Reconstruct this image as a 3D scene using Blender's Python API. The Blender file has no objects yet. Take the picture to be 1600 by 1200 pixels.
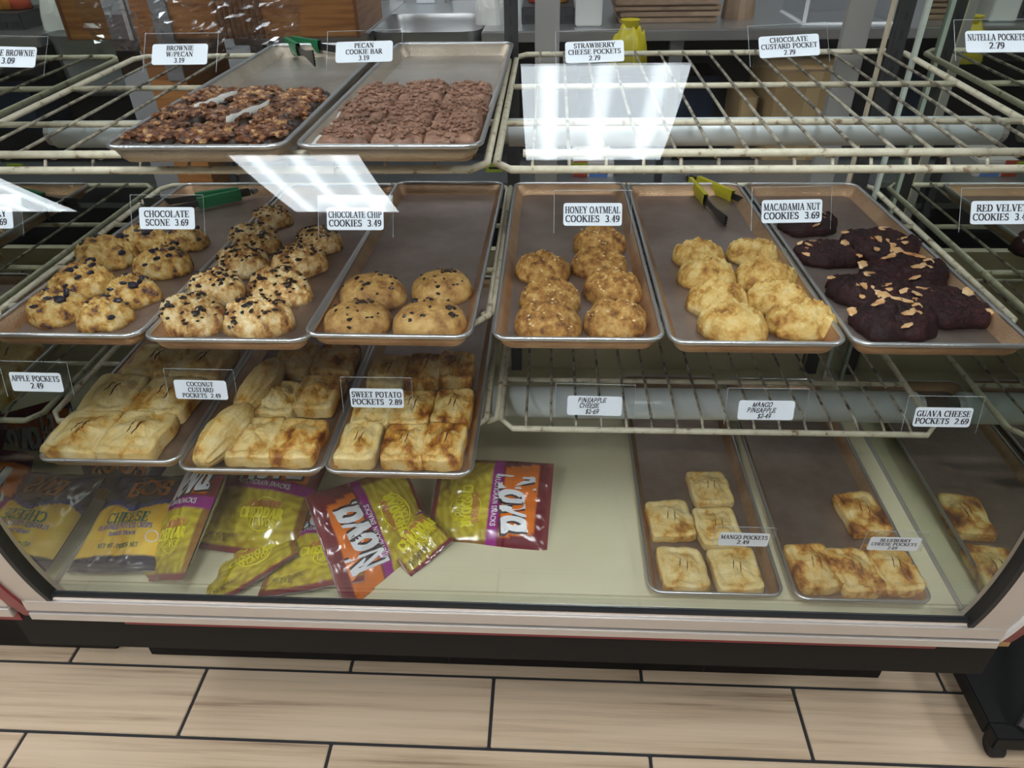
import bpy, bmesh, math, random
from mathutils import Vector, Matrix, noise
import numpy as np
rnd = random.Random(7)
C = bpy.context.scene.collection
S = bpy.context.scene
# ------------------------------------------------------------------ camera
F_PX, PITCH, YAW, ROLL, CAM_Z = 1122.88, 0.612478, -0.060506, -0.021681, 1.36
def cam_rows():
    cy, sy = math.cos(YAW), math.sin(YAW)
    Rz = np.array([[cy, -sy, 0], [sy, cy, 0], [0, 0, 1]])
    M = np.array([[1, 0, 0], [0, 0, -1], [0, 1, 0]]) @ Rz
    c, s = math.cos(PITCH), math.sin(PITCH)
    Rx = np.array([[1, 0, 0], [0, c, -s], [0, s, c]])
    c, s = math.cos(ROLL), math.sin(ROLL)
    return np.array([[c, -s, 0], [s, c, 0], [0, 0, 1]]) @ Rx @ M
RM = cam_rows()
cd = bpy.data.cameras.new('camera'); cam = bpy.data.objects.new('camera', cd); C.objects.link(cam)
cd.sensor_width = 36; cd.lens = F_PX / 1600 * 36; cd.clip_start = .02
r, d, f = Vector(RM[0]), Vector(RM[1]), Vector(RM[2])
m = Matrix.Identity(4)
for i in range(3):
    m[i][0], m[i][1], m[i][2] = r[i], -d[i], -f[i]
m[2][3] = CAM_Z
cam.matrix_world = m
S.camera = cam
# ------------------------------------------------------------------ world, exposure
w = bpy.data.worlds.new('world'); S.world = w; w.use_nodes = True
w.node_tree.nodes['Background'].inputs[0].default_value = (.75, .82, .9, 1)
w.node_tree.nodes['Background'].inputs[1].default_value = .15
S.view_settings.view_transform = 'Standard'
S.view_settings.look = 'None'
S.view_settings.gamma = 1
S.view_settings.use_curve_mapping = False
S.view_settings.exposure = 1.02
LIGHT = 10.5      # radiance of the ceiling troffers
CEIL = 2.95
# ------------------------------------------------------------------ measuring helpers (pixel of the photo -> point in the place)
def ray(px, py):
    v = RM.T @ np.array([px - 800, py - 600, F_PX]); return Vector(v)
def G(px, py, z0, slope=0.0, y0=.8):          # on the (slightly tilted) plane z = z0 + slope*(y-y0)
    v = ray(px, py)
    t = (z0 - slope * y0 - CAM_Z) / (v.z - slope * v.y)
    return Vector((v.x * t, v.y * t, CAM_Z + v.z * t))
def V(px, py, Y):
    v = ray(px, py); t = Y / v.y
    return Vector((v.x * t, Y, CAM_Z + v.z * t))
RG, GZ, GY = .85, .65, .68                     # the curved front glass: radius, height of its foremost line, its depth
GC = (GY + RG, GZ)
def arc(phi, rad=RG):
    return (GC[0] - rad * math.cos(phi), GC[1] + rad * math.sin(phi))
def glass_hit(px, py, rad):
    v = ray(px, py).normalized()
    a = v.y ** 2 + v.z ** 2; b = 2 * (-GC[0] * v.y + (CAM_Z - GC[1]) * v.z)
    c = GC[0] ** 2 + (CAM_Z - GC[1]) ** 2 - rad ** 2
    t = (-b - math.sqrt(b * b - 4 * a * c)) / (2 * a)
    P = Vector((0, 0, CAM_Z)) + v * t
    return P, math.asin((P.z - GC[1]) / rad)
# ------------------------------------------------------------------ materials
MATS = {}
def ramp(nt, fac, stops, k=1.0):
    n = nt.nodes.new('ShaderNodeValToRGB'); e = n.color_ramp.elements
    while len(e) < len(stops): e.new(.5)
    for k_, (p, c) in enumerate(stops):
        e[k_].position = .5 + (p - .5) * k; e[k_].color = (*c, 1)
    nt.links.new(fac, n.inputs[0]); return n.outputs[0]
def coords(nt, vary=True, scale=(1, 1, 1)):
    tc = nt.nodes.new('ShaderNodeTexCoord'); mp = nt.nodes.new('ShaderNodeMapping')
    mp.inputs['Scale'].default_value = scale
    nt.links.new(tc.outputs['Object'], mp.inputs[0])
    if vary:
        oi = nt.nodes.new('ShaderNodeObjectInfo'); mu = nt.nodes.new('ShaderNodeVectorMath'); mu.operation = 'SCALE'
        mu.inputs[0].default_value = (7, 5, 3); nt.links.new(oi.outputs['Random'], mu.inputs['Scale'])
        nt.links.new(mu.outputs[0], mp.inputs['Location'])
    return mp.outputs[0]
def noise_tex(nt, vec, scale, detail=4, rough=.6):
    n = nt.nodes.new('ShaderNodeTexNoise'); n.inputs['Scale'].default_value = scale
    n.inputs['Detail'].default_value = detail; n.inputs['Roughness'].default_value = rough
    nt.links.new(vec, n.inputs['Vector']); return n.outputs[0]
def mat(name, col, rough=.5, metal=0, stops=None, scale=20, detail=4, bump=0, bscale=None, stretch=(1, 1, 1), spec=.5, attr=None, vary=True, sss=0, tight=1.0):
    if name in MATS: return MATS[name]
    m = bpy.data.materials.new(name); m.use_nodes = True; nt = m.node_tree; b = nt.nodes['Principled BSDF']
    b.inputs['Base Color'].default_value = (*col, 1); b.inputs['Roughness'].default_value = rough
    b.inputs['Metallic'].default_value = metal; b.inputs['Specular IOR Level'].default_value = spec
    if sss:
        b.inputs['Subsurface Weight'].default_value = sss; b.inputs['Subsurface Radius'].default_value = (.01, .005, .002)
    vec = coords(nt, vary, stretch)
    if stops:
        nt.links.new(ramp(nt, noise_tex(nt, vec, scale, detail), stops, tight), b.inputs['Base Color'])
    if attr:
        a = nt.nodes.new('ShaderNodeAttribute'); a.attribute_name = attr; nt.links.new(a.outputs['Color'], b.inputs['Base Color'])
    if bump:
        bp = nt.nodes.new('ShaderNodeBump'); bp.inputs['Strength'].default_value = bump; bp.inputs['Distance'].default_value = .002
        nt.links.new(noise_tex(nt, vec, bscale or scale * 4, 3), bp.inputs['Height']); nt.links.new(bp.outputs[0], b.inputs['Normal'])
    MATS[name] = m; return m
def clear_mat(name, f0, tint=(1, 1, 1), rough=0.0, haze=0.0):
    if name in MATS: return MATS[name]
    m = bpy.data.materials.new(name); m.use_nodes = True; nt = m.node_tree; nt.nodes.clear()
    o = nt.nodes.new('ShaderNodeOutputMaterial'); t = nt.nodes.new('ShaderNodeBsdfTransparent'); g = nt.nodes.new('ShaderNodeBsdfGlossy')
    t.inputs[0].default_value = (*tint, 1); g.inputs['Roughness'].default_value = rough; g.inputs[0].default_value = (.92, .97, 1, 1)
    lw = nt.nodes.new('ShaderNodeLayerWeight'); lw.inputs[0].default_value = .5
    pw = nt.nodes.new('ShaderNodeMath'); pw.operation = 'POWER'; pw.inputs[1].default_value = 5
    ma = nt.nodes.new('ShaderNodeMath'); ma.operation = 'MULTIPLY_ADD'; ma.inputs[1].default_value = 1 - f0; ma.inputs[2].default_value = f0
    nt.links.new(lw.outputs['Facing'], pw.inputs[0]); nt.links.new(pw.outputs[0], ma.inputs[0])
    mx = nt.nodes.new('ShaderNodeMixShader'); nt.links.new(ma.outputs[0], mx.inputs[0])
    nt.links.new(t.outputs[0], mx.inputs[1]); nt.links.new(g.outputs[0], mx.inputs[2])
    last = mx.outputs[0]
    if haze:
        df = nt.nodes.new('ShaderNodeBsdfDiffuse'); df.inputs[0].default_value = (.9, .9, .92, 1)
        m2 = nt.nodes.new('ShaderNodeMixShader'); m2.inputs[0].default_value = haze
        nt.links.new(last, m2.inputs[1]); nt.links.new(df.outputs[0], m2.inputs[2]); last = m2.outputs[0]
    nt.links.new(last, o.inputs[0]); MATS[name] = m; return m
CREAM = mat('cream paint', (.72, .66, .5), .45, stops=[(.3, (.62, .56, .42)), (.5, (.75, .69, .53)), (.8, (.78, .72, .57))], scale=25)
WIRE = mat('cream coated wire', (.72, .65, .5), .4, stops=[(.32, (.3, .2, .12)), (.4, (.66, .6, .46)), (.6, (.76, .7, .55))], scale=60)
RUSTW = mat('worn thin wire', (.5, .45, .35), .5, stops=[(.36, (.07, .055, .045)), (.5, (.42, .37, .29)), (.65, (.66, .6, .48))], scale=45)
ALU = mat('satin aluminium', (.6, .56, .53), .38, .55, bump=.05, bscale=200, stretch=(1, 30, 30))
ALUB = mat('bright aluminium', (.86, .87, .9), .25, .7)
WHITE_EDGE = mat('white enamel', (.85, .86, .88), .3)
BLACK = mat('black plastic laminate', (.01, .009, .009), .6, spec=.2)
BLACKM = mat('black painted steel', (.008, .008, .008), .6, spec=.25)
GASKET = mat('black rubber', (.015, .016, .018), .6)
RED = mat('dark red laminate', (.24, .02, .03), .38)
STEEL = mat('brushed stainless', (.55, .56, .57), .3, .9, bump=.06, bscale=150, stretch=(40, 1, 1))
STEELD = mat('dull stainless', (.36, .37, .38), .4, .85)
GREY = mat('grey steel post', (.42, .41, .4), .45, .3)
DARK = mat('dark grey plastic', (.035, .035, .04), .5)
PAN = mat('baked aluminium pan', (.3, .23, .2), .36, .8, stops=[(.3, (.26, .19, .16)), (.55, (.36, .28, .25)), (.8, (.45, .37, .34))], scale=9, bump=.5, bscale=330)
PANSIDE = mat('bronzed pan wall', (.5, .32, .19), .38, .75, stops=[(.3, (.36, .2, .11)), (.6, (.55, .36, .22))], scale=12, bump=.45, bscale=330)
RIM = mat('silver pan rim', (.62, .62, .64), .28, .9, bump=.25, bscale=300)
CARD = mat('white card', (.72, .76, .83), .45)
INK = mat('black ink', (.012, .012, .02), .6)
GLASS = clear_mat('front glass', .02, (.975, .985, .98))
HOLD = clear_mat('clear acrylic', .025, (.97, .975, .98), .08)
EDGE = mat('polished acrylic edge', (.42, .44, .46), .2)
FILM = clear_mat('cling film', .05, (.96, .96, .97), .06)
BAGFILM = clear_mat('clear glossy film', .06, rough=.1)
MIRROR = mat('mirror end panel', (.60, .64, .58), .015, 1)
def emitter(name, col, power, stripes=False):
    m = bpy.data.materials.new(name); m.use_nodes = True; nt = m.node_tree; nt.nodes.clear()
    o = nt.nodes.new('ShaderNodeOutputMaterial'); e = nt.nodes.new('ShaderNodeEmission')
    e.inputs[0].default_value = (*col, 1); e.inputs[1].default_value = power
    if stripes:    # three tubes glowing behind a prismatic lens
        tc = nt.nodes.new('ShaderNodeTexCoord'); sp = nt.nodes.new('ShaderNodeSeparateXYZ'); nt.links.new(tc.outputs['Object'], sp.inputs[0])
        a = nt.nodes.new('ShaderNodeMath'); a.operation = 'MULTIPLY'; a.inputs[1].default_value = 2 * math.pi / .2; nt.links.new(sp.outputs[0], a.inputs[0])
        c = nt.nodes.new('ShaderNodeMath'); c.operation = 'COSINE'; nt.links.new(a.outputs[0], c.inputs[0])
        mp = nt.nodes.new('ShaderNodeMapRange'); mp.inputs[1].default_value = .2; mp.inputs[2].default_value = 1
        mp.inputs[3].default_value = power * .8; mp.inputs[4].default_value = power * 1.35
        nt.links.new(c.outputs[0], mp.inputs[0]); nt.links.new(mp.outputs[0], e.inputs[1])
    nt.links.new(e.outputs[0], o.inputs[0]); return m
PANEL = emitter('troffer lens', (.93, .975, 1), LIGHT, True)
PANELK = emitter('added kitchen light lens', (.9, .96, 1), LIGHT * .3, True)  # weaker glow for the two fill lights added over the kitchen
# ------------------------------------------------------------------ mesh helpers
class MB:
    def __init__(s): s.v = []; s.f = []
    def add(s, vs, fs):
        o = len(s.v); s.v += [tuple(x) for x in vs]; s.f += [tuple(i + o for i in q) for q in fs]; return s
    def box(s, x0, x1, y0, y1, z0, z1):
        return s.add([(x, y, z) for x in (x0, x1) for y in (y0, y1) for z in (z0, z1)],
                     [(0, 1, 3, 2), (4, 6, 7, 5), (0, 4, 5, 1), (2, 3, 7, 6), (0, 2, 6, 4), (1, 5, 7, 3)])
    def tube(s, pts, rad, n=8, closed=False):
        pts = [Vector(p) for p in pts]; k = len(pts); rings = []
        for i, p in enumerate(pts):
            a = pts[i - 1] if i or closed else p; b = pts[(i + 1) % k] if i < k - 1 or closed else p
            t = (b - a).normalized(); up = Vector((0, 0, 1)) if abs(t.z) < .9 else Vector((0, 1, 0))
            u = t.cross(up).normalized(); w_ = u.cross(t)
            rr = rad[i] if isinstance(rad, (list, tuple)) else rad
            rings.append([p + (u * math.cos(2 * math.pi * j / n) + w_ * math.sin(2 * math.pi * j / n)) * rr for j in range(n)])
        vs = [q for rg in rings for q in rg]; fs = []
        for i in range(k if closed else k - 1):
            for j in range(n):
                a, b = i * n, ((i + 1) % k) * n
                fs.append((a + j, a + (j + 1) % n, b + (j + 1) % n, b + j))
        if not closed: fs += [tuple(range(n))[::-1], tuple(range((k - 1) * n, k * n))]
        return s.add(vs, fs)
    def grid(s, rows, close=False):
        n = len(rows[0]); vs = [q for rw in rows for q in rw]; fs = []
        for i in range(len(rows) - 1):
            for j in range(n if close else n - 1):
                fs.append((i * n + j, i * n + (j + 1) % n, (i + 1) * n + (j + 1) % n, (i + 1) * n + j))
        return s.add(vs, fs)
    def build(s, name, material, parent=None, smooth=False, bevel=0, loc=None, rot=None):
        me = bpy.data.meshes.new(name); me.from_pydata(s.v, [], s.f)
        bm = bmesh.new(); bm.from_mesh(me); bmesh.ops.recalc_face_normals(bm, faces=bm.faces)
        if bevel: bmesh.ops.bevel(bm, geom=bm.edges[:], offset=bevel, segments=2, affect='EDGES', clamp_overlap=True)
        bm.to_mesh(me); bm.free()
        if smooth: me.polygons.foreach_set('use_smooth', [True] * len(me.polygons))
        me.materials.append(material)
        o = bpy.data.objects.new(name, me); C.objects.link(o); o.parent = parent
        if loc is not None: o.location = loc
        if rot is not None: o.rotation_euler = rot
        return o
def tag(o, label=None, cat=None, group=None, kind=None):
    for k, v in (('label', label), ('category', cat), ('group', group), ('kind', kind)):
        if v: o[k] = v
    return o
def thing(name, label, cat, loc=(0, 0, 0), rot=(0, 0, 0), group=None):
    o = bpy.data.objects.new(name, None); C.objects.link(o); o.location = loc; o.rotation_euler = rot
    o.empty_display_size = .05
    return tag(o, label, cat, group)
def shared(o, name, parent, loc=(0, 0, 0), rot=(0, 0, 0)):
    c = bpy.data.objects.new(name, o.data); C.objects.link(c); c.parent = parent; c.location = loc; c.rotation_euler = rot; return c
def N(p, s=1.0): return noise.noise(Vector(p) * s)
# ------------------------------------------------------------------ lettering (own stroke alphabet with serifs)
def hull(ps):
    ps = sorted(set(ps))
    def half(it):
        h = []
        for p in it:
            while len(h) > 1 and (h[-1][0] - h[-2][0]) * (p[1] - h[-2][1]) - (h[-1][1] - h[-2][1]) * (p[0] - h[-2][0]) <= 1e-12: h.pop()
            h.append(p)
        return h[:-1]
    return half(ps) + half(ps[::-1])
def ell(cx, cy, rx, ry, a0, a1, n=10):
    return [(cx + rx * math.cos(math.radians(a0 + (a1 - a0) * i / n)), cy + ry * math.sin(math.radians(a0 + (a1 - a0) * i / n))) for i in range(n + 1)]
def st(x, y0=0, y1=1): return ('s', x, y0, y1)
GL = {
 'A': (.74, [('t', [(.1, 0), (.37, 1)]), [(.37, 1), (.64, 0)], ('t', [(.2, .33), (.54, .33)]), ('b', .1, 0), ('b', .64, 0)]),
 'B': (.66, [st(.15), ('c', [(.15, 1), (.36, 1)] + ell(.36, .76, .17, .24, 90, -90) + [(.15, .52)]), ('c', [(.36, .52)] + ell(.38, .26, .2, .26, 90, -90) + [(.15, 0)])]),
 'C': (.7, [('c', ell(.4, .5, .32, .5, 48, 312, 18)), ('t', [(.62, .98), (.62, .72)])]),
 'D': (.74, [st(.15), ('c', [(.15, 1), (.32, 1)] + ell(.32, .5, .33, .5, 90, -90, 14) + [(.15, 0)])]),
 'E': (.62, [st(.15), ('t', [(.15, 1), (.56, 1)]), ('t', [(.15, .52), (.42, .52)]), ('t', [(.15, 0), (.58, 0)]), ('t', [(.56, 1), (.56, .8)]), ('t', [(.58, 0), (.58, .22)]), ('t', [(.42, .4), (.42, .64)])]),
 'F': (.58, [st(.15), ('t', [(.15, 1), (.55, 1)]), ('t', [(.15, .5), (.42, .5)]), ('t', [(.55, 1), (.55, .78)])]),
 'G': (.76, [('c', ell(.4, .5, .32, .5, 50, 330, 18)), st(.62, .02, .42), ('t', [(.63, .98), (.63, .74)])]),
 'H': (.78, [st(.15), st(.62), ('t', [(.15, .5), (.62, .5)])]),
 'I': (.36, [st(.18)]), 'J': (.5, [('s1', .32, .2, 1), ('c', ell(.2, .2, .13, .2, 0, -160, 8))]),
 'K': (.76, [st(.15), ('t', [(.62, 1), (.18, .45)]), [(.32, .58), (.66, 0)], ('b', .66, 0), ('b', .6, 1)]),
 'L': (.62, [st(.15), ('t', [(.15, 0), (.57, 0)]), ('t', [(.57, 0), (.57, .26)])]),
 'M': (.94, [('t', [(.14, 0), (.14, 1)]), [(.16, 1), (.45, .05)], ('t', [(.45, .05), (.76, 1)]), st(.78), ('b', .14, 0), ('b', .12, 1)]),
 'N': (.78, [('t', [(.14, 0), (.14, 1)]), [(.16, 1), (.64, 0)], ('t', [(.64, 0), (.64, 1)]), ('b', .14, 0), ('b', .1, 1), ('b', .64, 1)]),
 'O': (.78, [('c', ell(.39, .5, .31, .5, 0, 360, 24))]),
 'P': (.62, [st(.15), ('c', [(.15, 1), (.34, 1)] + ell(.34, .74, .2, .26, 90, -90) + [(.15, .48)])]),
 'Q': (.78, [('c', ell(.39, .5, .31, .5, 0, 360, 24)), [(.4, .1), (.66, -.2)]]),
 'R': (.72, [st(.15), ('c', [(.15, 1), (.34, 1)] + ell(.34, .75, .19, .25, 90, -90) + [(.15, .5)]), [(.34, .5), (.64, 0)], ('b', .64, 0)]),
 'S': (.58, [('c', ell(.29, .74, .18, .26, 35, 250, 12) + ell(.29, .26, .2, .27, 75, -145, 12)), ('t', [(.47, .98), (.47, .74)]), ('t', [(.1, .02), (.1, .26)])]),
 'T': (.66, [st(.33), ('t', [(.05, 1), (.61, 1)]), ('t', [(.05, 1), (.05, .78)]), ('t', [(.61, 1), (.61, .78)])]),
 'U': (.76, [('s1', .16, .28, 1), ('c', ell(.39, .28, .23, .28, 180, 360, 12)), ('t', [(.62, .28), (.62, 1)]), ('b', .62, 1)]),
 'V': (.74, [[(.12, 1), (.38, 0)], ('t', [(.38, 0), (.64, 1)]), ('b', .12, 1), ('b', .64, 1)]),
 'W': (1.0, [[(.1, 1), (.32, 0)], ('t', [(.32, 0), (.5, .95)]), [(.5, .95), (.7, 0)], ('t', [(.7, 0), (.9, 1)]), ('b', .1, 1), ('b', .5, 1), ('b', .9, 1)]),
 'X': (.74, [[(.1, 1), (.64, 0)], ('t', [(.62, 1), (.1, 0)]), ('b', .1, 1), ('b', .64, 0)]),
 'Y': (.72, [[(.1, 1), (.36, .48)], ('t', [(.62, 1), (.36, .48)]), st(.36, 0, .48), ('b', .1, 1), ('b', .62, 1)]),
 'Z': (.64, [('t', [(.1, 1), (.55, 1)]), [(.55, 1), (.1, 0)], ('t', [(.1, 0), (.56, 0)])]),
 '0': (.54, [('c', ell(.27, .5, .2, .5, 0, 360, 20))]), '1': (.5, [st(.27), ('t', [(.27, 1), (.1, .84)])]),
 '2': (.54, [('c', ell(.27, .72, .19, .28, 160, -30, 10) + [(.08, .02)]), ('t', [(.08, .04), (.48, .04)]), ('t', [(.48, .04), (.48, .2)])]),
 '3': (.54, [('c', ell(.26, .75, .17, .25, 150, -90, 10)), ('c', ell(.26, .26, .2, .26, 90, -150, 10))]),
 '4': (.54, [('s1', .36, 0, 1), ('t', [(.36, 1), (.06, .3)]), ('t', [(.06, .3), (.5, .3)])]),
 '5': (.54, [('t', [(.14, 1), (.46, 1)]), ('t', [(.14, 1), (.1, .55)]), ('c', ell(.25, .31, .21, .31, 110, -150, 12))]),
 '6': (.54, [('c', [(.44, .98)] + ell(.28, .45, .2, .45, 120, 180, 6)), ('c', ell(.28, .3, .19, .3, 0, 360, 18))]),
 '7': (.54, [('t', [(.06, 1), (.48, 1)]), [(.48, 1), (.2, 0)], ('t', [(.06, 1), (.06, .8)])]),
 '8': (.54, [('c', ell(.27, .75, .16, .25, 0, 360, 16)), ('c', ell(.27, .26, .2, .26, 0, 360, 18))]),
 '9': (.54, [('c', ell(.27, .69, .19, .3, 0, 360, 18)), ('c', [(.12, .02)] + ell(.27, .55, .19, .45, -60, 0, 6))]),
 '.': (.28, [('d', .14, .06)]), '/': (.42, [('t', [(.06, -.05), (.36, 1)])]), '$': (.58, [('c', ell(.29, .72, .18, .22, 35, 250, 12) + ell(.29, .28, .2, .24, 75, -145, 12)), ('t', [(.29, -.1), (.29, 1.1)])]),
 'o': (.56, [('c', ell(.28, .32, .22, .32, 0, 360, 20))]), 'v': (.56, [[(.06, .64), (.28, 0)], ('t', [(.28, 0), (.5, .64)])]),
 'a': (.58, [('c', ell(.26, .32, .2, .32, 0, 360, 18)), ('t', [(.47, .66), (.47, .0)]), [(.47, .1), (.56, 0)]]),
 '-': (.4, [('t', [(.06, .42), (.34, .42)])]),
}
def glyph_polys(ch, thick=.2, thin=.085, serif=True):
    wd, strokes = GL[ch]; out = []
    def seg(p, q, tx, ty):
        out.append(hull([(a[0] + sx * tx / 2, a[1] + sy * ty / 2) for a in (p, q) for sx in (-1, 1) for sy in (-1, 1)]))
    for s_ in strokes:
        if isinstance(s_, list):
            for a, b in zip(s_, s_[1:]): seg(a, b, thick, thin)
        elif s_[0] in 'tc' and isinstance(s_[1], list):
            for a, b in zip(s_[1], s_[1][1:]): seg(a, b, thin if s_[0] == 't' else thick * .85, thin)
        elif s_[0] in ('s', 's1'):
            seg((s_[1], s_[2]), (s_[1], s_[3]), thick, thin)
            if serif:
                seg((s_[1] - .11, s_[3]), (s_[1] + .11, s_[3]), thin, thin)
                if s_[0] == 's': seg((s_[1] - .11, s_[2]), (s_[1] + .11, s_[2]), thin, thin)
        elif s_[0] == 'b' and serif: seg((s_[1] - .11, s_[2]), (s_[1] + .11, s_[2]), thin, thin)
        elif s_[0] == 'd': seg((s_[1], s_[2]), (s_[1], s_[2] + .01), .15, .12)
    return wd, out
def line_width(t, gap=.04): return sum((GL[c][0] if c in GL else .34) + gap for c in t)
def text_polys(t, h, x=0, y=0, align='c', maxw=None, slant=0, jitter=0, **kw):
    wd = line_width(t) * h; sx = 1.0
    if maxw and wd > maxw: sx = maxw / wd
    cx = x - (wd * sx / 2 if align == 'c' else 0); out = []
    for ch in t:
        if ch in GL:
            g, ps = glyph_polys(ch, **kw); dy = rnd.uniform(-jitter, jitter) * h; sl = slant + rnd.uniform(-jitter, jitter)
            for p in ps: out.append([(cx + (a + b * sl) * h * sx, y + dy + b * h) for a, b in p])
            cx += (g + .04) * h * sx
        else: cx += .38 * h * sx
    return out
def text_mb(polys, fn):
    mb = MB()
    for p in polys: mb.add([fn(a, b) for a, b in p], [tuple(range(len(p)))])
    return mb

# ================================================================== THE ROOM
GROUT = mat('dark grout', (.02, .02, .022), .8)
TILE = mat('wood look porcelain', (.6, .44, .33), .3, stops=[(.3, (.29, .2, .13)), (.4, (.49, .36, .245)), (.52, (.59, .45, .315)), (.8, (.67, .52, .375))], scale=2.6, detail=12, stretch=(.7, 22, 1), bump=.06, bscale=18)
fl = MB().box(-4, 4, -4.2, 4.2, -.06, -.0035).build('floor', GROUT); tag(fl, kind='structure')
tm = None
TL, TW = .6105, .151
for rI in range(-12, 2):
    y0 = .7195 + rI * TW
    off = -.714 + (.306 if rI % 2 else 0)
    for k in range(-3, 4):
        x0 = off + k * TL
        if rI < -3 and abs(x0 + .3) > 1.7: continue
        if tm is None:
            tm = MB().box(.0035, TL - .0035, .0035, TW - .0035, -.008, 0).build('tile', TILE, fl, bevel=.0012); tm.location = (x0, y0, 0)
        else: shared(tm, 'tile', fl, (x0, y0, 0))
WALLM = mat('off white wall', (.36, .34, .32), .7)
wb = MB().box(-4, 4, 3.5, 3.6, 0, CEIL).build('wall_back', mat('kitchen wall', (.30, .30, .30), .6)); tag(wb, kind='structure')
wf = MB().box(-4, 4, -4.3, -4.2, 0, CEIL).build('wall_front', WALLM); tag(wf, kind='structure')
for sd, x in (('left', -4.05), ('right', 4.05)):
    tag(MB().box(x - .05, x + .05, -4.2, 3.5, 0, CEIL).build('wall_' + sd, WALLM), kind='structure')
ce = MB().box(-4, 4, -4.2, 3.5, CEIL + .02, CEIL + .12).build('ceiling', mat('ceiling tile white', (.62, .62, .6), .8, bump=.2, bscale=90)); tag(ce, kind='structure')
LF = mat('white light frame', (.8, .8, .8), .4)
lp = [(.19, -.40, 'bright ceiling light directly above the customer side of the glass case'), (-1.16, -1.42, 'bright ceiling light behind and left of the viewer'),
      (-3.05, -1.42, 'ceiling light farthest left on the customer side'), (2.75, -.40, 'added unseen ceiling light at the far right of the customer side'),  # far right light is added, kept out of the glass reflection, for brightness
      (-.95, 2.35, 'added unseen ceiling light above the left half of the kitchen'), (1.05, 2.35, 'added unseen ceiling light above the right half of the kitchen'), (-2.6, .75, 'added unseen ceiling light over the left neighbouring case')]  # these three are added out of view as extra illumination
for x, y, lb in lp:
    t = thing('ceiling_light', lb, 'ceiling light', (x, y, CEIL), group='recessed ceiling lights')
    fr = MB()
    for a in ((-.32, -.30, -.57, .57), (.30, .32, -.57, .57), (-.30, .30, -.57, -.55), (-.30, .30, .55, .57)): fr.box(*a, -.012, .02)
    fr.build('frame', LF, t)
    MB().box(-.30, .30, -.55, .55, -.004, .004).build('diffuser', PANELK if y > 1.5 else PANEL, t)

# ================================================================== THE CASE
XL, XR, XM = -.88, .703, -.085            # mirrored inner faces of the two ends, centre post
GL0, GR0 = -.785, .634                    # visible width of the front glass
PH0, PH1 = math.radians(-14.2), math.radians(66)
case = thing('display_case', 'glass bakery display case with curved front and aluminium frame', 'display case', (0, 0, 0))
def arc_band(x0, x1, r0, r1, p0=PH0, p1=PH1, n=72):
    rows = []
    for i in range(n + 1):
        p = p0 + (p1 - p0) * i / n; a, b = arc(p, r0), arc(p, r1)
        rows.append([(x0, *a), (x1, *a), (x1, *b), (x0, *b)])
    mb = MB().grid(rows, close=True); mb.f += [(0, 1, 2, 3), tuple(len(mb.v) - 4 + k for k in range(4))]
    return mb
gm_ = MB()
for rad in (RG, RG - .006):          # outer and inner face with their own vertices, so each shades as a true cylinder
    gm_.grid([[(GL0 - .01 + (GR0 - GL0 + .02) * j / 12, *arc(PH0 + (PH1 - PH0) * i / 120, rad)) for j in range(13)] for i in range(121)])
for p_ in (PH0, PH1): gm_.add([(GL0, *arc(p_)), (GR0, *arc(p_)), (GR0, *arc(p_, RG - .006)), (GL0, *arc(p_, RG - .006))], [(0, 1, 2, 3)])
gm_.build('front_glass', GLASS, case, smooth=True)
ty, tz = arc(PH1)
MB().box(XL, XR, ty + .03, 1.55, tz + .001, tz + .007).build('top_glass', GLASS, case)
MB().box(GL0 - .05, GR0 + .056, ty - .005, ty + .03, tz - .012, tz + .014).build('top_rail', ALU, case, bevel=.002)
for sx, xa, xb in ((-1, GL0 - .05, GL0), (1, GR0, GR0 + .056)):
    arc_band(xa, xb, RG + .008, RG - .02, PH0 - .06).build('end_frame', ALU, case)
    gx = xb if sx < 0 else xa
    arc_band(gx - .004, gx + .004, RG + .0095, RG - .010, PH0 - .004).build('glass_gasket', GASKET, case)
    if sx > 0:
        arc_band(xb, xb + .008, RG + .013, RG - .03, PH0 - .085).build('edge_trim', WHITE_EDGE, case)
        arc_band(xb + .008, xb + .036, RG + .006, RG - .02, PH0 - .08).build('end_panel', RED, case)
        y_, z_ = arc(PH0 - .082, RG + .004); MB().box(xb + .009, xb + .034, y_ - .004, y_ + .02, z_ - .008, z_ + .001).build('chipped_corner', mat('bare particle board', (.42, .24, .1), .8), case)
    else:
        arc_band(xa - .024, xa, RG + .012, RG - .02, PH0 - .085).build('end_panel', RED, case)
# mirrored end panels inside
def end_mirror(x0, x1):
    n = 40; rows = []; y, z = arc(PH0, RG - .03); rows.append([(x0, y, .336), (x1, y, .336), (x1, 1.53, .336), (x0, 1.53, .336)])
    for i in range(n + 1):
        p = PH0 + (PH1 - PH0) * i / n; y, z = arc(p, RG - .03)
        rows.append([(x0, y, z), (x1, y, z), (x1, 1.53, z), (x0, 1.53, z)])
    mb = MB().grid(rows, close=True); mb.f += [(0, 1, 2, 3), tuple(len(mb.v) - 4 + k for k in range(4))]
    return mb
for a, b in ((XL - .004, XL + .002), (XR - .002, XR + .004)):
    end_mirror(a, b).build('mirror_panel', MIRROR, case)
    MB().box(a - .002, b + .002, .75, 1.53, .325, .345).build('mirror_channel', GREY, case)
    (end_mirror(XL - .012, XL - .005) if a < 0 else end_mirror(XR + .005, XR + .012)).build('end_cladding', RED, case)
fy = arc(PH0)[0]
x0, x1 = GL0 - .05, GR0 + .056
MB().box(x0, x1, fy - .004, fy + .006, .4325, .4445).build('frame_lip', ALUB, case, bevel=.0015)
MB().box(GL0, GR0, fy - .006, fy + .002, .4435, .4475).build('bottom_gasket', GASKET, case)
MB().box(x0, x1, fy - .007, fy + .006, .408, .4325).build('frame_face', ALU, case, bevel=.0012)
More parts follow.
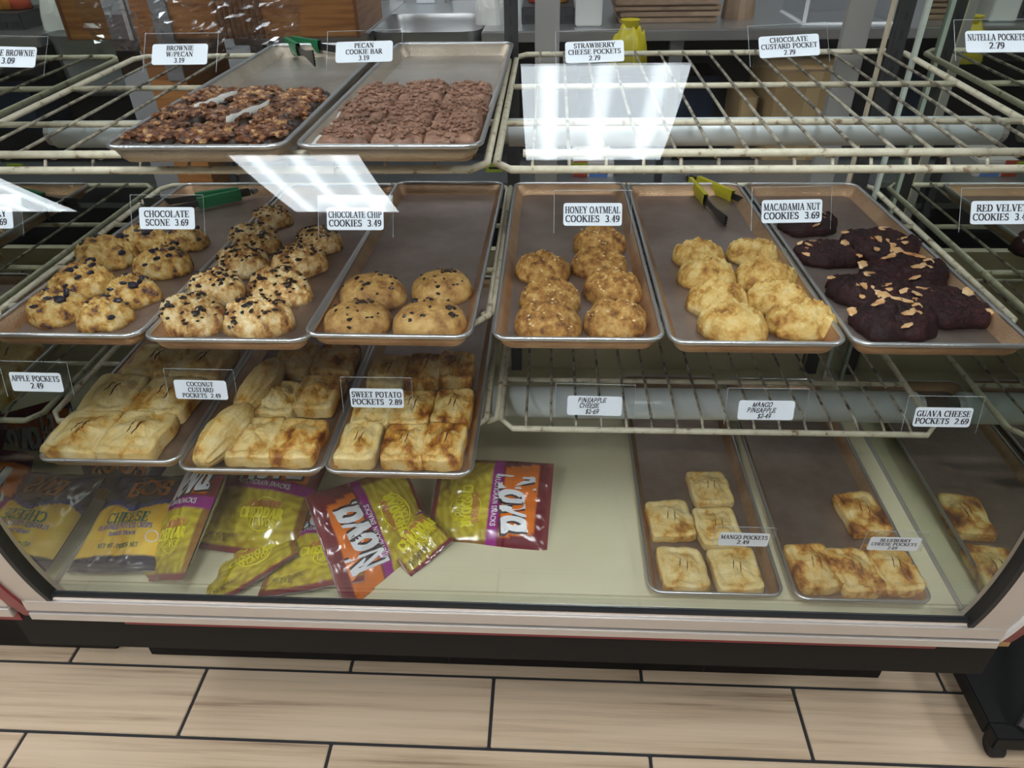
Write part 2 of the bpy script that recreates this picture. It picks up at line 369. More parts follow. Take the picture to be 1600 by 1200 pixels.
MB().box(x0, x1, fy - .001, fy + .006, .4025, .408).build('frame_groove', DARK, case)
MB().box(x0, x1, fy - .008, fy + .006, .386, .4025).build('frame_skirt', ALU, case, bevel=.0015)
MB().box(GL0 + .1, GR0 - .03, fy - .002, fy + .012, .374, .386).build('red_strip', RED, case)
MB().box(XL, XR, fy + .01, 1.56, .30, .332).build('deck_core', BLACK, case)
DECK = mat('pale yellow deck', (.72, .67, .46), .4, stops=[(.25, (.56, .5, .33)), (.4, (.72, .67, .46)), (.8, (.78, .73, .53))], scale=5, detail=9)
MB().box(XL + .003, XR - .003, fy + .0101, .818, .332, .335).build('deck_front_strip', DECK, case)
MB().box(XL + .003, XR - .003, .8195, 1.53, .332, .3365).build('deck_panel', DECK, case, bevel=.0006)
MB().box(XL, XR, 1.53, 1.55, .332, .66).build('back_panel', DECK, case)
MB().box(XL, XR, fy + .006, fy + .01, .30, .44).build('front_board', BLACK, case)
k_ = MB().box(XL + .03, .69, .895, 1.5, 0, .30).build('kick_base', BLACK, case, bevel=.004)
for x in (-.2, .33): MB().box(x, x + .0015, .8945, .8955, .004, .29).build('kick_seam', GASKET, case)
# rear uprights with slots
def upright(x, y, wd=.026):
    MB().box(x - wd / 2, x + wd / 2, y, y + .02, .335, 1.44).build('upright', DARK if wd < .03 else GREY, case, bevel=.001)
    if wd < .03:
        for k in range(24):
            z = .62 + k * .032
            if 1.0 < z or .84 < z < .96: MB().box(x - .002, x + .002, y - .0006, y + .004, z, z + .014).build('upright_slot', GASKET, case)
upright(XM + .006, 1.515); upright(XM + .075, 1.60, .05); upright(.604, 1.60, .05); upright(.655, 1.515)
MB().box(.676, .684, 1.49, 1.50, .335, 1.44).build('door_track', mat('pale green trim', (.6, .66, .6), .4), case)
MB().box(.632, .638, 1.53, 1.54, .335, 1.44).build('rusty_edge', mat('cream rusty edge', (.66, .56, .42), .6), case)
MB().box(XL, XR, 1.51, 1.55, 1.43, 1.46).build('rear_rail', ALU, case)

# left neighbouring case
nb = thing('display_case', 'neighbouring beige fronted case at the left edge with red trim', 'display case', (0, 0, 0))
MB().box(-2.3, GL0 - .08, fy + .01, fy + .03, .44, .9).build('front_panel', mat('beige laminate', (.62, .55, .48), .45), nb, bevel=.003)
MB().box(-2.3, GL0 - .08, fy - .004, fy + .02, .412, .435).build('frame_face', ALU, nb, bevel=.0012)
MB().box(-2.3, GL0 - .08, fy - .006, fy + .02, .388, .409).build('frame_skirt', ALU, nb, bevel=.0012)
MB().box(-2.3, GL0 - .08, fy + .004, fy + .03, .368, .388).build('red_strip', RED, nb)
MB().box(-2.3, -.925, .905, 1.5, 0, .37).build('kick_base', BLACK, nb, bevel=.004)

# ------------------------------------------------------------------ fluorescent tubes under the shelves
TUBE = mat('white tube sleeve', (.72, .78, .8), .28)
for xa, xb, y, z, rr, lb in ((-.80, -.12, 1.15, 1.034, .021, 'white lamp tube under the upper left wire shelf'), (-.066, .675, 1.15, 1.034, .021, 'white lamp tube under the upper right wire shelf'), (-.1, .66, 1.07, .567, .029, 'dull lamp tube under the lower right wire shelf')):
    t = thing('lamp_tube', lb, 'lamp tube', ((xa + xb) / 2, y, z - rr), group='lamp tubes under the shelves')
    h = (xb - xa) / 2
    MB().tube([(-h, 0, rr), (h, 0, rr)], rr, 24).build('sleeve', TUBE, t, smooth=True)
    for s in (-1, 1): MB().tube([(s * h, 0, rr), (s * (h + .012), 0, rr)], rr * .82, 16).build('end_cap', GREY, t)

# ------------------------------------------------------------------ wire shelves
def wire_shelf(lb, xa, xb, yf, yb, zf, zb, front_up=True, n=15, mids=(.3, .62)):
    t = thing('wire_shelf', lb, 'wire shelf', ((xa + xb) / 2, yf, zf), group='cream wire shelves in the case')
    hw = (xb - xa) / 2; dpt = yb - yf; dz = zb - zf
    def pt(x, u, up=0): return (x, u * dpt, dz * u + up)
    q = .02; e = .012 / dpt
    loop = [pt(-hw + q, 0), pt(hw - q, 0), pt(hw, e * 2), pt(hw, 1 - e * 2), pt(hw - q, 1), pt(-hw + q, 1), pt(-hw, 1 - e * 2), pt(-hw, e * 2)]
    lo = []
    for i, p in enumerate(loop): lo.append(p)
    MB().tube(lo, .0052, 8, closed=True).build('outer_frame', WIRE, t, smooth=True)
    for u in mids: MB().tube([pt(-hw, u), pt(hw, u)], .0048, 8).build('cross_rod', WIRE, t, smooth=True)
    if front_up: MB().tube([(-hw + .035, .012, .017), (hw - .03, .012, .017)], .0052, 8).build('front_stop_rail', WIRE, t, smooth=True)
    w0 = None
    for k in range(n):
        x = -hw + (k + 1) * 2 * hw / (n + 1)
        if w0 is None:
            pts = [(0, dpt, dz + .004), (0, .03, .006)] + ([(0, .016, .014), (0, .008, .004), (0, .001, -.006)] if front_up else [(0, 0, -.005)])
            w0 = MB().tube(pts, .0024, 6).build('wire', RUSTW, t, smooth=True); w0.location = (x, 0, 0)
        else: shared(w0, 'wire', t, (x, 0, 0))
    return t
SH = {}
ZT, ZM, ZL = 1.071, .8155, .6035
wire_shelf('upper left cream wire shelf under the brownie and pecan bar trays', -.862, -.083, .905, 1.58, ZT - .014, ZT - .001, n=11)
wire_shelf('upper right empty cream wire shelf below the strawberry pocket tag', -.07, .682, .905, 1.56, ZT - .014, ZT, n=15)
wire_shelf('middle left cream wire shelf carrying the scone trays', -.868, -.092, .93, 1.545, ZM, ZM - .007, n=11)
wire_shelf('middle right cream wire shelf carrying the oatmeal cookie tray', -.07, .685, .93, 1.545, ZM, ZM - .007, n=15)
wire_shelf('lower left cream wire shelf carrying the pastry pocket trays', -.868, -.105, .945, 1.545, ZL, ZL, False, n=11)
wire_shelf('lower right empty cream wire shelf above the mango pockets', -.078, .642, .945, 1.50, ZL, ZL, False, n=16, mids=(.26,))
# support hook wire between left and right shelves
for yy, zz, lb in ((1.0, ZM, 'middle'), (1.0, ZL, 'lower')):
    MB().tube([(XM, 1.5, zz + .004), (XM, yy, zz + .002), (XM - .003, yy - .012, zz - .012), (XM - .02, yy - .014, zz - .018)], .0055, 8).build('bracket_arm', WIRE, case, smooth=True)

# ------------------------------------------------------------------ trays
TWD, TLN, THT = .2286, .66, .025
def tray_meshes():
    def ring(hw, hl, rad, z, n=6):
        out = []
        for cx, cy, a0 in ((hw - rad, hl - rad, 0), (-hw + rad, hl - rad, 90), (-hw + rad, -hl + rad, 180), (hw - rad, -hl + rad, 270)):
            for i in range(n + 1):
                a = math.radians(a0 + 90 * i / n); out.append((cx + rad * math.cos(a), cy + rad * math.sin(a), z))
        return out
    hw, hl = TWD / 2, TLN / 2
    floor_ = MB(); fr = ring(hw - .0165, hl - .0165, .013, .0022)
    floor_.add(fr, [tuple(range(len(fr)))])
    fb = ring(hw - .0165, hl - .0165, .013, 0); floor_.add(fb, [tuple(range(len(fb)))[::-1]])
    n = len(fr); o = 0; floor_.f += [(i, (i + 1) % n, n + (i + 1) % n, n + i) for i in range(n)]
    wall = MB().grid([ring(hw - .0165, hl - .0165, .013, .0005), ring(hw - .0125, hl - .0125, .016, .004), ring(hw - .004, hl - .004, .02, THT - .003),
                      ring(hw - .0052, hl - .0052, .02, THT - .003), ring(hw - .0145, hl - .0145, .016, .0055), ring(hw - .0185, hl - .0185, .012, .0024)], close=True)
    rim = MB().tube([Vector(p) for p in ring(hw - .003, hl - .003, .021, THT - .0028)], .0034, 8, closed=True)
    return floor_, wall, rim
_tr = None
PANSW = mat('bright pan wall', (.6, .5, .4), .36, .8, stops=[(.3, (.45, .36, .27)), (.6, (.62, .53, .43))], scale=12, bump=.5, bscale=330)
PANS = mat('bright pan', (.5, .46, .42), .33, .8, stops=[(.3, (.4, .34, .29)), (.55, (.55, .5, .45)), (.8, (.66, .61, .56))], scale=9, bump=.5, bscale=330)
def tray(lb, x, yfront, zf, zb, rz=0.0, group='bakery trays'):
    """x centre, front edge y, base height at the front and the back"""
    global _tr
    sl = math.atan2(zb - zf, TLN)
    t = thing('baking_tray', lb, 'baking tray', (x, yfront + TLN / 2, (zf + zb) / 2), (sl, 0, rz), group)
    if _tr is None:
        a, b, c = tray_meshes()
        _tr = (a.build('pan_floor', PAN, t), b.build('pan_wall', PANSIDE, t, smooth=True), c.build('rolled_rim', RIM, t, smooth=True))
    else:
        for o, nm in zip(_tr, ('pan_floor', 'pan_wall', 'rolled_rim')):
            c = shared(o, nm, t)
            if lb.startswith('silver') and nm != 'rolled_rim': c.material_slots[0].link = 'OBJECT'; c.material_slots[0].material = PANS if nm == 'pan_floor' else PANSW
    return t
MF, MBK = .843, .820                     # middle row base heights front/back
SLM = (MBK - MF) / TLN
tray('bronze tray of blueberry scones on the middle shelf', -.664, .800, MF, MBK)
tray('bronze tray of chocolate scones on the middle shelf', -.431, .792, MF, MBK)
tray('bronze tray with four chocolate chip cookies on the middle shelf', -.212, .806, MF, MBK, -.01)
tray('bronze tray of honey oatmeal cookies on the middle shelf', .039, .803, MF, MBK, .0)
tray('bronze tray of macadamia nut cookies on the middle shelf', .271, .797, MF, MBK, .0)
tray('bronze tray of red velvet cookies at the right end of the middle shelf', .505, .797, MF, MBK, .0)
TF, TB = 1.0795, 1.0795
SLT = (TB - TF) / TLN
tray('silver tray of pecan brownies on the upper left shelf', -.434, .852, TF, TB)
tray('silver tray of pecan cookie bars on the upper left shelf', -.191, .852, TF, TB, -.012)
LFZ, LBZ = .611, .609
tray('tray of coconut custard pockets on the lower left shelf', -.684, .808, LFZ, LBZ, .004)
tray('tray of mixed long and square pastry pockets in the middle of the lower shelf', -.452, .793, LFZ, LBZ)
tray('tray of sweet potato pockets nearest the centre post on the lower shelf', -.2225, .793, LFZ, LBZ, -.004)
tray('tray of mango pockets on the pale case floor', .292, .807, .3368, .3368, .0)
tray('tray of blueberry cheese pockets on the pale case floor beside the mirror', .536, .801, .3368, .3368, .0)

# ------------------------------------------------------------------ pastries
def dome_mb(wx, wy, h, seed, lump=.12, edge=.1, nr=38, nt=92, flat=.5):
    mb = MB(); rows = []
    for i in range(nr + 1):
        u = i / nr; row = []
        for j in range(nt):
            a = 2 * math.pi * j / nt; ca, sa = math.cos(a), math.sin(a)
            er = 1 + edge * N((ca * 1.3 + seed * 3.1, sa * 1.3, seed)) + edge * .5 * N((ca * 3 + seed, sa * 3, seed * 2))
            rr = u
            z = h * max(0, 1 - rr ** (2.2 + flat * 2)) ** .55
            x, y = wx / 2 * rr * er * ca, wy / 2 * rr * er * sa
            k = N((x * 38 + seed * 9, y * 38, seed)) * .7 + N((x * 85 + seed, y * 85, seed * 4)) * .5 - .55 * max(0, .22 - abs(N((x * 55 + seed * 2, y * 55, seed + 3)))) * 3 + N((x * 190, y * 190 + seed, seed)) * .5 + N((x * 330, y * 330 + seed, seed)) * .3
            z += h * lump * k * (1 if u < .96 else .3) + (h * .12 * (1 - u))
            if u > .9: x *= 1 - (u - .9) * .35; y *= 1 - (u - .9) * .35
            row.append((x, y, max(z, 0) if u < 1 else 0))
        rows.append(row)
    mb.grid(rows, close=True); n = len(mb.v); mb.f.append(tuple(range(n - nt, n)))
    return mb
def surf_z(mb, x, y):
    best, bz = 1e9, 0
    for v in mb.v:
        dd = (v[0] - x) ** 2 + (v[1] - y) ** 2
        if dd < best: best, bz = dd, v[2]
    return bz
def bits_mb(host, wx, wy, n, size, seed, flatten=.5, spread=.86, lift=.25):
    rr = random.Random(seed); mb = MB()
    ico = [(0, 0, 1), (.89, 0, .45), (.28, .85, .45), (-.72, .53, .45), (-.72, -.53, .45), (.28, -.85, .45), (.72, .53, -.45), (-.28, .85, -.45), (-.89, 0, -.45), (-.28, -.85, -.45), (.72, -.53, -.45), (0, 0, -1)]
    fcs = [(0, 1, 2), (0, 2, 3), (0, 3, 4), (0, 4, 5), (0, 5, 1), (1, 6, 2), (2, 7, 3), (3, 8, 4), (4, 9, 5), (5, 10, 1), (2, 6, 7), (3, 7, 8), (4, 8, 9), (5, 9, 10), (1, 10, 6), (11, 7, 6), (11, 8, 7), (11, 9, 8), (11, 10, 9), (11, 6, 10)]
    for _ in range(n):
        a = rr.uniform(0, 6.28); q = math.sqrt(rr.uniform(0, 1)) * spread; x, y = wx / 2 * q * math.cos(a), wy / 2 * q * math.sin(a)
        z = surf_z(host, x, y); s_ = size * rr.uniform(.55, 1.25); sx, sy = s_ * rr.uniform(.7, 1.5), s_ * rr.uniform(.6, 1.1)
        M = Matrix.Rotation(rr.uniform(0, 6.28), 3, 'Z') @ Matrix.Rotation(rr.uniform(-.5, .5), 3, 'X')
        mb.add([Vector((x, y, z + s_ * flatten * lift)) + M @ Vector((p[0] * sx * rr.uniform(.8, 1.2), p[1] * sy * rr.uniform(.8, 1.2), p[2] * s_ * flatten)) for p in ico], fcs)
    return mb
SC_BLUE = mat('blueberry scone crust', (.7, .5, .2), .6, stops=[(.22, (.05, .04, .07)), (.3, (.26, .11, .03)), (.42, (.5, .25, .055)), (.56, (.66, .42, .12)), (.75, (.78, .6, .3))], tight=.55, scale=57, detail=9, bump=0.80, bscale=264)
SC_CHOC = mat('chocolate scone crust', (.75, .55, .3), .6, stops=[(.2, (.16, .06, .02)), (.38, (.46, .22, .06)), (.54, (.70, .46, .18)), (.75, (.82, .66, .4))], tight=.55, scale=64, detail=9, bump=0.80, bscale=264)
CK_CHIP = mat('chocolate chip cookie crust', (.6, .4, .17), .6, stops=[(.2, (.2, .08, .02)), (.45, (.42, .22, .06)), (.75, (.6, .38, .13))], tight=.55, scale=51, detail=9, bump=0.96, bscale=286)
CK_OAT = mat('oatmeal cookie crust', (.6, .38, .14), .65, stops=[(.2, (.14, .05, .012)), (.42, (.36, .16, .034)), (.6, (.53, .28, .07)), (.8, (.66, .43, .16))], tight=.55, scale=71, detail=9, bump=1.12, bscale=330)
CK_MAC = mat('macadamia cookie crust', (.72, .5, .2), .6, stops=[(.18, (.26, .1, .02)), (.36, (.55, .29, .06)), (.54, (.72, .48, .15)), (.75, (.8, .6, .26))], tight=.55, scale=44, detail=9, bump=0.96, bscale=308)
CK_RED = mat('red velvet crumb', (.03, .005, .007), .6, stops=[(.3, (.012, .003, .004)), (.55, (.03, .005, .007)), (.8, (.06, .012, .014))], scale=45, bump=1.2, bscale=300, spec=.35)
CHIP = mat('dark chocolate', (.022, .011, .008), .4)
BERRY = mat('baked blueberry', (.02, .016, .035), .35)
WCHIP = mat('toasted white chocolate', (.75, .42, .2), .5, stops=[(.3, (.6, .24, .08)), (.5, (.78, .45, .2)), (.75, (.85, .66, .42))], scale=60)
OATF = mat('pale oat flake', (.78, .6, .32), .6)
def put(px, py, wpx, z0, sl, seed_dist=None):
    P = G(px, py, z0, sl); return P, wpx * (RM[2] @ np.array([P.x, P.y, P.z - CAM_Z])) / F_PX
ROW = ['front row', 'second row', 'third row', 'fourth row', 'back row']
PROTO = {}
def pastry(kind, lb, cat, px, py, wpx, z0, sl, cr, bits=None, hfac=.4, yfac=.86, lump=.12, edge=.1, variants=3, group=None, flat=.5, rot=None, seed=0, mid=.45):
    """(px, py) is the centre of the pastry in the photograph, wpx its width there"""
    P, wd = put(px, py, wpx, z0 + .012, sl); wd *= 1.06; h = wd * hfac
    P = G(px, py, z0 + h * mid, sl); P.y = max(P.y, .818 + wd * yfac * .53); P.z = z0 + sl * (P.y - .8)
    vi = seed % variants; key = (kind, vi)
    a = rot if rot is not None else rnd.uniform(-.5, .5)
    root = thing(kind, lb, cat, (P.x, P.y, P.z + .0026), (math.atan(sl), 0, a), group)
    root.scale = (wd / .1,) * 3
    if key not in PROTO:
        mb = dome_mb(.1, .1 * yfac, .1 * hfac, 1.7 + vi * 5.3 + len(PROTO), lump, edge, flat=flat)
        lst = [(mb.build('crust', cr, root, smooth=True), 'crust', None)]
        for nm, n, size, mt, fl_ in bits or []:
            o = bits_mb(mb, .1, .1 * yfac, n, size, vi + 11 + len(nm), fl_).build(nm, mt, lst[0][0], smooth=False); tag(o, kind='stuff'); lst.append((o, nm, 'stuff'))
        PROTO[key] = lst
    else:
        base = root
        for o, nm, kd in PROTO[key]:
            c = shared(o, nm, base)
            if kd: c['kind'] = kd
            else: base = c
    return root
bl = [(86, 482, 92, 'front left'), (164, 491, 84, 'front right beside the tray rim'), (130, 441, 92, 'second from the front on the left'), (204, 457, 84, 'second from the front on the right'), (164, 397, 92, 'third from the front on the left'), (256, 411, 84, 'third from the front on the right'), (224, 374, 72, 'partly behind its price tag on the left'), (291, 376, 66, 'partly behind its price tag on the right')]
for i, (x, y, wp, s) in enumerate(bl):
    pastry('blueberry_scone', 'blueberry scone, ' + s + ' of the blueberry scone tray', 'scone', x, y, wp, MF, SLM, SC_BLUE, [('blueberries', 10, .0068, BERRY, .6)], .36, .9, .22, .2, group='blueberry scones', seed=i)
ch = [(300, 492, 104, 'front left'), (403, 495, 110, 'front right'), (338, 449, 92, 'second row left'), (438, 449, 98, 'second row right'), (378, 409, 86, 'third row left'), (466, 409, 88, 'third row right'), (398, 374, 82, 'fourth row left'), (497, 376, 76, 'fourth row right'), (424, 341, 64, 'rearmost')]
for i, (x, y, wp, s) in enumerate(ch):
    pastry('chocolate_scone', 'chocolate chunk scone, ' + s + ' of the chocolate scone tray', 'scone', x, y, wp, MF, SLM, SC_CHOC, [('chocolate_chunks', 48, .0046, CHIP, .4)], .36, .86, .2, .16, group='chocolate scones', seed=i)
cc = [(558, 499, 108, 'front left pale'), (671, 501, 114, 'front right pale'), (583, 457, 104, 'rear left brown'), (690, 449, 98, 'rear right brown')]
for i, (x, y, wp, s) in enumerate(cc):
    pastry('chocolate_chip_cookie', s + ' chocolate chip cookie of the four in their tray', 'cookie', x, y, wp, MF, SLM, CK_CHIP, [('chocolate_chips', 20, .0034, CHIP, .6)], .31, .9, .09, .05, group='chocolate chip cookies', seed=i)
ho = [(857, 507, 110, 'front left'), (962, 499, 100, 'front right'), (860, 465, 95, 'second row left'), (958, 450, 95, 'second row right'), (848, 420, 86, 'rearmost left'), (936, 412, 88, 'third row right'), (937, 377, 84, 'rearmost right')]
for i, (x, y, wp, s) in enumerate(ho):
    pastry('oatmeal_cookie', 'golden honey oatmeal cookie, ' + s + ' of the oatmeal tray', 'cookie', x, y, wp, MF, SLM, CK_OAT, [('oat_flakes', 26, .0026, OATF, .35)], .34, .88, .2, .08, group='honey oatmeal cookies', seed=i)
ma = [(1146, 505, 106, 'front left'), (1252, 499, 106, 'front right'), (1120, 467, 96, 'second row left'), (1215, 467, 96, 'second row right'), (1105, 429, 88, 'third row left'), (1196, 431, 94, 'third row right'), (1093, 399, 82, 'rearmost left'), (1177, 395, 78, 'rearmost right')]
for i, (x, y, wp, s) in enumerate(ma):
    pastry('macadamia_cookie', 'pale lumpy macadamia cookie, ' + s + ' of the macadamia tray', 'cookie', x, y, wp, MF, SLM, CK_MAC, None, .34, .86, .24, .1, group='macadamia nut cookies', seed=i)
rv = [(1397, 500, 140, 'front left'), (1474, 481, 138, 'front right'), (1352, 455, 122, 'second row left'), (1413, 428, 138, 'second row right'), (1293, 398, 100, 'third row left'), (1375, 383, 124, 'third row right'), (1262, 350, 96, 'rearmost')]
for i, (x, y, wp, s) in enumerate(rv):
    pastry('red_velvet_cookie', 'dark red velvet cookie with toasted white chips, ' + s + ' of its tray', 'cookie', x, y, wp, MF, SLM, CK_RED, [('white_chips', 10, .0085, WCHIP, .2)], .19, .8, .3, .22, group='red velvet cookies', flat=1.2, seed=i)

# puff pastry pockets
PUFF = mat('golden puff pastry', (.8, .62, .3), .5, stops=[(.2, (.12, .035, .008)), (.34, (.36, .13, .02)), (.46, (.6, .3, .055)), (.58, (.74, .5, .17)), (.8, (.8, .62, .3))], tight=.55, scale=24, detail=8, bump=.9, bscale=170)
PUFFP = mat('pale puff pastry', (.8, .66, .36), .5, stops=[(.14, (.3, .11, .018)), (.3, (.6, .32, .06)), (.42, (.74, .52, .19)), (.6, (.79, .61, .28)), (.85, (.84, .7, .4))], tight=.55, scale=22, detail=8, bump=.9, bscale=170)
FILL = mat('dark fruit filling', (.1, .05, .035), .5)
def pocket_mb(wx, wy, h, seed, n=56):
    mb = MB(); rows = []
    def outline(a, k):
        ca, sa = math.cos(a), math.sin(a); e = 9
        q = (abs(ca) ** e + abs(sa) ** e) ** (-1 / e)
        x, y = ca * q, sa * q
        wob = 1 + .08 * N((ca * 2 + seed, sa * 2, seed * 1.3)) + .02 * N((ca * 6, sa * 6 + seed, k))
        sk = .09 * N((seed, 2.2, 1)); tp = .10 * N((seed, 7.7, 3))
        return (x * wob + sk * y) * (1 + tp * y), y * wob + sk * x
    layers = [(0, .95), (.1, 1.0), (.2, .965), (.3, 1.005), (.4, .97), (.5, 1.0), (.58, .965), (.66, .985), (.74, .955)]
    for z, s in layers:
        rows.append([(outline(2 * math.pi * j / n, z * 9)[0] * wx / 2 * s, outline(2 * math.pi * j / n, z * 9)[1] * wy / 2 * s,
                      h * z * (1 + .16 * N((math.cos(2 * math.pi * j / n) * 2 + seed, math.sin(2 * math.pi * j / n) * 2, seed)))) for j in range(n)])
    for i in range(1, 12):
        u = 1 - i / 12; row = []
        for j in range(n):
            a = 2 * math.pi * j / n; ox, oy = outline(a, 7); x, y = ox * u * .94, oy * u * .94
            puff = .3 * math.exp(-((x / .55) ** 2 + (y / .5) ** 2)) - .10 * math.exp(-((u - .72) / .1) ** 2)
            z = h * (.80 + puff + .16 * N((x * 2.2 + seed, y * 2.2, seed)) + .1 * N((x * 6 + seed, y * 6, seed)) + .05 * N((x * 14 + seed, y * 14, seed)))
            row.append((x * wx / 2, y * wy / 2, z))
        rows.append(row)
    mb.grid(rows, close=True); k = len(mb.v); mb.f += [tuple(range(n))[::-1], tuple(range(k - n, k))]
    return mb
PK = {}
def pocket(lb, px, py, wx, wy, z0, sl=0.0, rz=0.0, m_=PUFFP, h=.026, seed=0, slit=True, tilt=(0, 0), lift=0.0, group=None, cat='pastry'):
    P = G(px, py, z0 + h * .6 + lift, sl); P.y = max(P.y, .819 + wy * .52); P.z = z0 + sl * (P.y - .8) + lift
    root = thing('pastry_pocket', lb, cat, (P.x, P.y, P.z + .0026), (math.atan(sl) + tilt[0], tilt[1], rz), group)
    key = (seed % 5, m_.name, slit)
    if key not in PK:
        mb = pocket_mb(.1, .1, .026, 3.3 + (seed % 5) * 2.9); a = mb.build('pastry_shell', m_, root, smooth=True); lst = [(a, 'pastry_shell')]
        if slit:
            for k, (cx, cy, ln) in enumerate(((-.006, .002, .012), (.008, -.002, .015))):
                s_ = MB(); rows = []
                for i in range(9):
                    q = i / 8 * 2 - 1; wd = .0014 * (1 - q * q) + .0001; x = cx + wd * 0 + .003 * q; y = cy + ln * q
                    z = surf_z(mb, x, y) + .0005
                    rows.append([(x - wd, y, z - .0015), (x - wd * .5, y, z + .0004), (x + wd * .5, y, z + .0004), (x + wd, y, z - .0015)])
                s_.grid(rows); lst.append((s_.build('slit', FILL, a), 'slit'))
        PK[key] = lst
    else:
        base = root
        for o, nm in PK[key]:
            c = shared(o, nm, base); base = c if nm == 'pastry_shell' else base
    root.scale = (wx / .1, wy / .1, h / .026)
    return root
def pset(items, what, z0, wx, wy, m_, sl=0.0, group=None, h=.026, slit=True):
    for i, (px, py, rz, s) in enumerate(items):
        pocket(f'{what}, {s}', px, py, wx * rnd.uniform(.96, 1.04), wy * rnd.uniform(.96, 1.04), z0, sl, rz, m_[i % len(m_)] if isinstance(m_, list) else m_, h, i + len(what), slit, group=group)
pset([(1066, 888, .06, 'front left of the mango tray'), (1150, 895, .08, 'front right of the mango tray'), (1047, 812, .08, 'second on the left of the mango tray'), (1121, 824, .1, 'behind the mango price tag'), (1109, 764, .06, 'rearmost of the five in the mango tray')], 'pale mango pocket with two slits', .337, .083, .096, PUFFP, group='mango pockets', h=.024)
pset([(1272, 886, .12, 'front left of the blueberry pocket tray'), (1337, 898, .14, 'front middle of the blueberry pocket tray'), (1396, 888, .1, 'front right of the blueberry pocket tray'), (1347, 802, .1, 'rearmost above its price tag')], 'browned blueberry cheese pocket', .337, .078, .105, PUFF, group='blueberry cheese pockets', h=.028)
pset([(124, 684, .0, 'front left'), (212, 684, -.04, 'front right'), (180, 618, .04, 'second row left'), (262, 622, .0, 'second row right'), (248, 564, .0, 'rear left under the scone tray'), (318, 566, -.05, 'rear right under the scone tray')], 'large coconut custard pocket in the leftmost lower tray', LFZ, .096, .112, PUFFP, group='coconut custard pockets', h=.034)
pset([(395, 694, .05, 'front middle'), (465, 692, -.05, 'front right'), (432, 624, .05, 'second row left'), (497, 616, -.02, 'second row right'), (462, 562, .0, 'rear left in the shade'), (524, 563, .0, 'rear right in the shade')], 'smooth pastry pocket of the middle lower tray', LFZ, .078, .104, [PUFFP, PUFF], group='pockets of the middle lower tray', h=.03, slit=False)
pset([(560, 700, .0, 'front left'), (630, 702, .03, 'front middle'), (692, 704, -.04, 'front right, darkly browned'), (585, 640, .0, 'second row left behind the tag'), (645, 640, .0, 'second row middle behind the tag'), (708, 637, -.02, 'second row right, brown edged'), (607, 582, .0, 'third row left in the shade'), (664, 578, .0, 'third row middle in the shade'), (714, 575, .0, 'third row right in the shade')], 'sweet potato pocket', LFZ, .067, .098, [PUFFP, PUFF, PUFF], group='sweet potato pockets', h=.03)
# long rolled pastries lying on their edge at the left of the middle lower tray
def roll_mb(seed):
    rows = []
    for i in range(41):
        u = i / 40; row = []; env = max(.12, math.sin(math.pi * (.06 + .88 * u)) ** .45)
        for j in range(64):
            a = 2 * math.pi * j / 64; rr = env * (1 + .2 * N((math.cos(a) * 4 + seed, math.sin(a) * 4, u * 3)) + .09 * abs(math.sin(a * 11 + u * 5 + 2 * N((u * 4, seed, a)))))
            row.append((math.cos(a) * .026 * rr, (u - .5) * .14, .027 + math.sin(a) * .027 * rr))
        rows.append(row)
    mb = MB().grid(rows, close=True); k = len(mb.v); mb.f += [tuple(range(64))[::-1], tuple(range(k - 64, k))]; return mb
for i, (px, py, rz, s) in enumerate([(352, 680, -.16, 'front'), (408, 605, -.12, 'rear')]):
    P = G(px, py, LFZ + .027); root = thing('pastry_roll', f'long flaky pastry on its side, {s} one at the left of its tray', 'pastry', (P.x, P.y, LFZ + .0026), (0, 0, rz), 'long flaky pastries')
    roll_mb(2 + i * 4).build('pastry_shell', PUFFP, root, smooth=True)

# pecan brownies and pecan cookie bars
BROWN = mat('dark brownie', (.025, .012, .008), .35, stops=[(.3, (.012, .006, .005)), (.7, (.045, .022, .014))], scale=60, bump=.8, bscale=140)
PEC = mat('toasted pecan', (.2, .08, .03), .35, tight=.6, stops=[(.25, (.025, .008, .005)), (.45, (.11, .035, .013)), (.62, (.24, .095, .035)), (.8, (.55, .34, .15))], scale=90, bump=.4, bscale=200)
BAR = mat('pecan caramel bar', (.26, .13, .085), .42, stops=[(.28, (.1, .042, .026)), (.5, (.25, .125, .08)), (.7, (.36, .2, .135))], scale=70, bump=.9, bscale=150)
PAPER = mat('white parchment', (.72, .71, .68), .5)
def bar_mb(wx, wy, h, seed, lump):
    nx, ny = 22, 22; rows = []
    for i in range(ny + 1):
        row = []
        for j in range(nx + 1):
            u, v = j / nx * 2 - 1, i / ny * 2 - 1
            ed = max(abs(u), abs(v)); x, y = u * wx / 2, v * wy / 2
            z = h * (1 - .25 * max(0, ed - .85) / .15) + lump * (N((x * 70 + seed, y * 70, seed)) + .6 * N((x * 160 + seed, y * 160, 2)))
            x += .002 * N((seed, y * 60, 3)) * (abs(u) > .9); y += .002 * N((x * 60, seed, 5)) * (abs(v) > .9)
            row.append((x, y, z))
        rows.append(row)
    mb = MB().grid(rows); n = nx + 1
    edge = [j for j in range(n)] + [i * n + nx for i in range(1, n)] + [ny * n + j for j in range(nx - 1, -1, -1)] + [i * n for i in range(ny - 1, 0, -1)]
    b0 = len(mb.v); mb.v += [(mb.v[k][0], mb.v[k][1], 0) for k in edge]; L = len(edge)
    mb.f += [(edge[k], edge[(k + 1) % L], b0 + (k + 1) % L, b0 + k) for k in range(L)] + [tuple(range(b0, b0 + L))]
    return mb
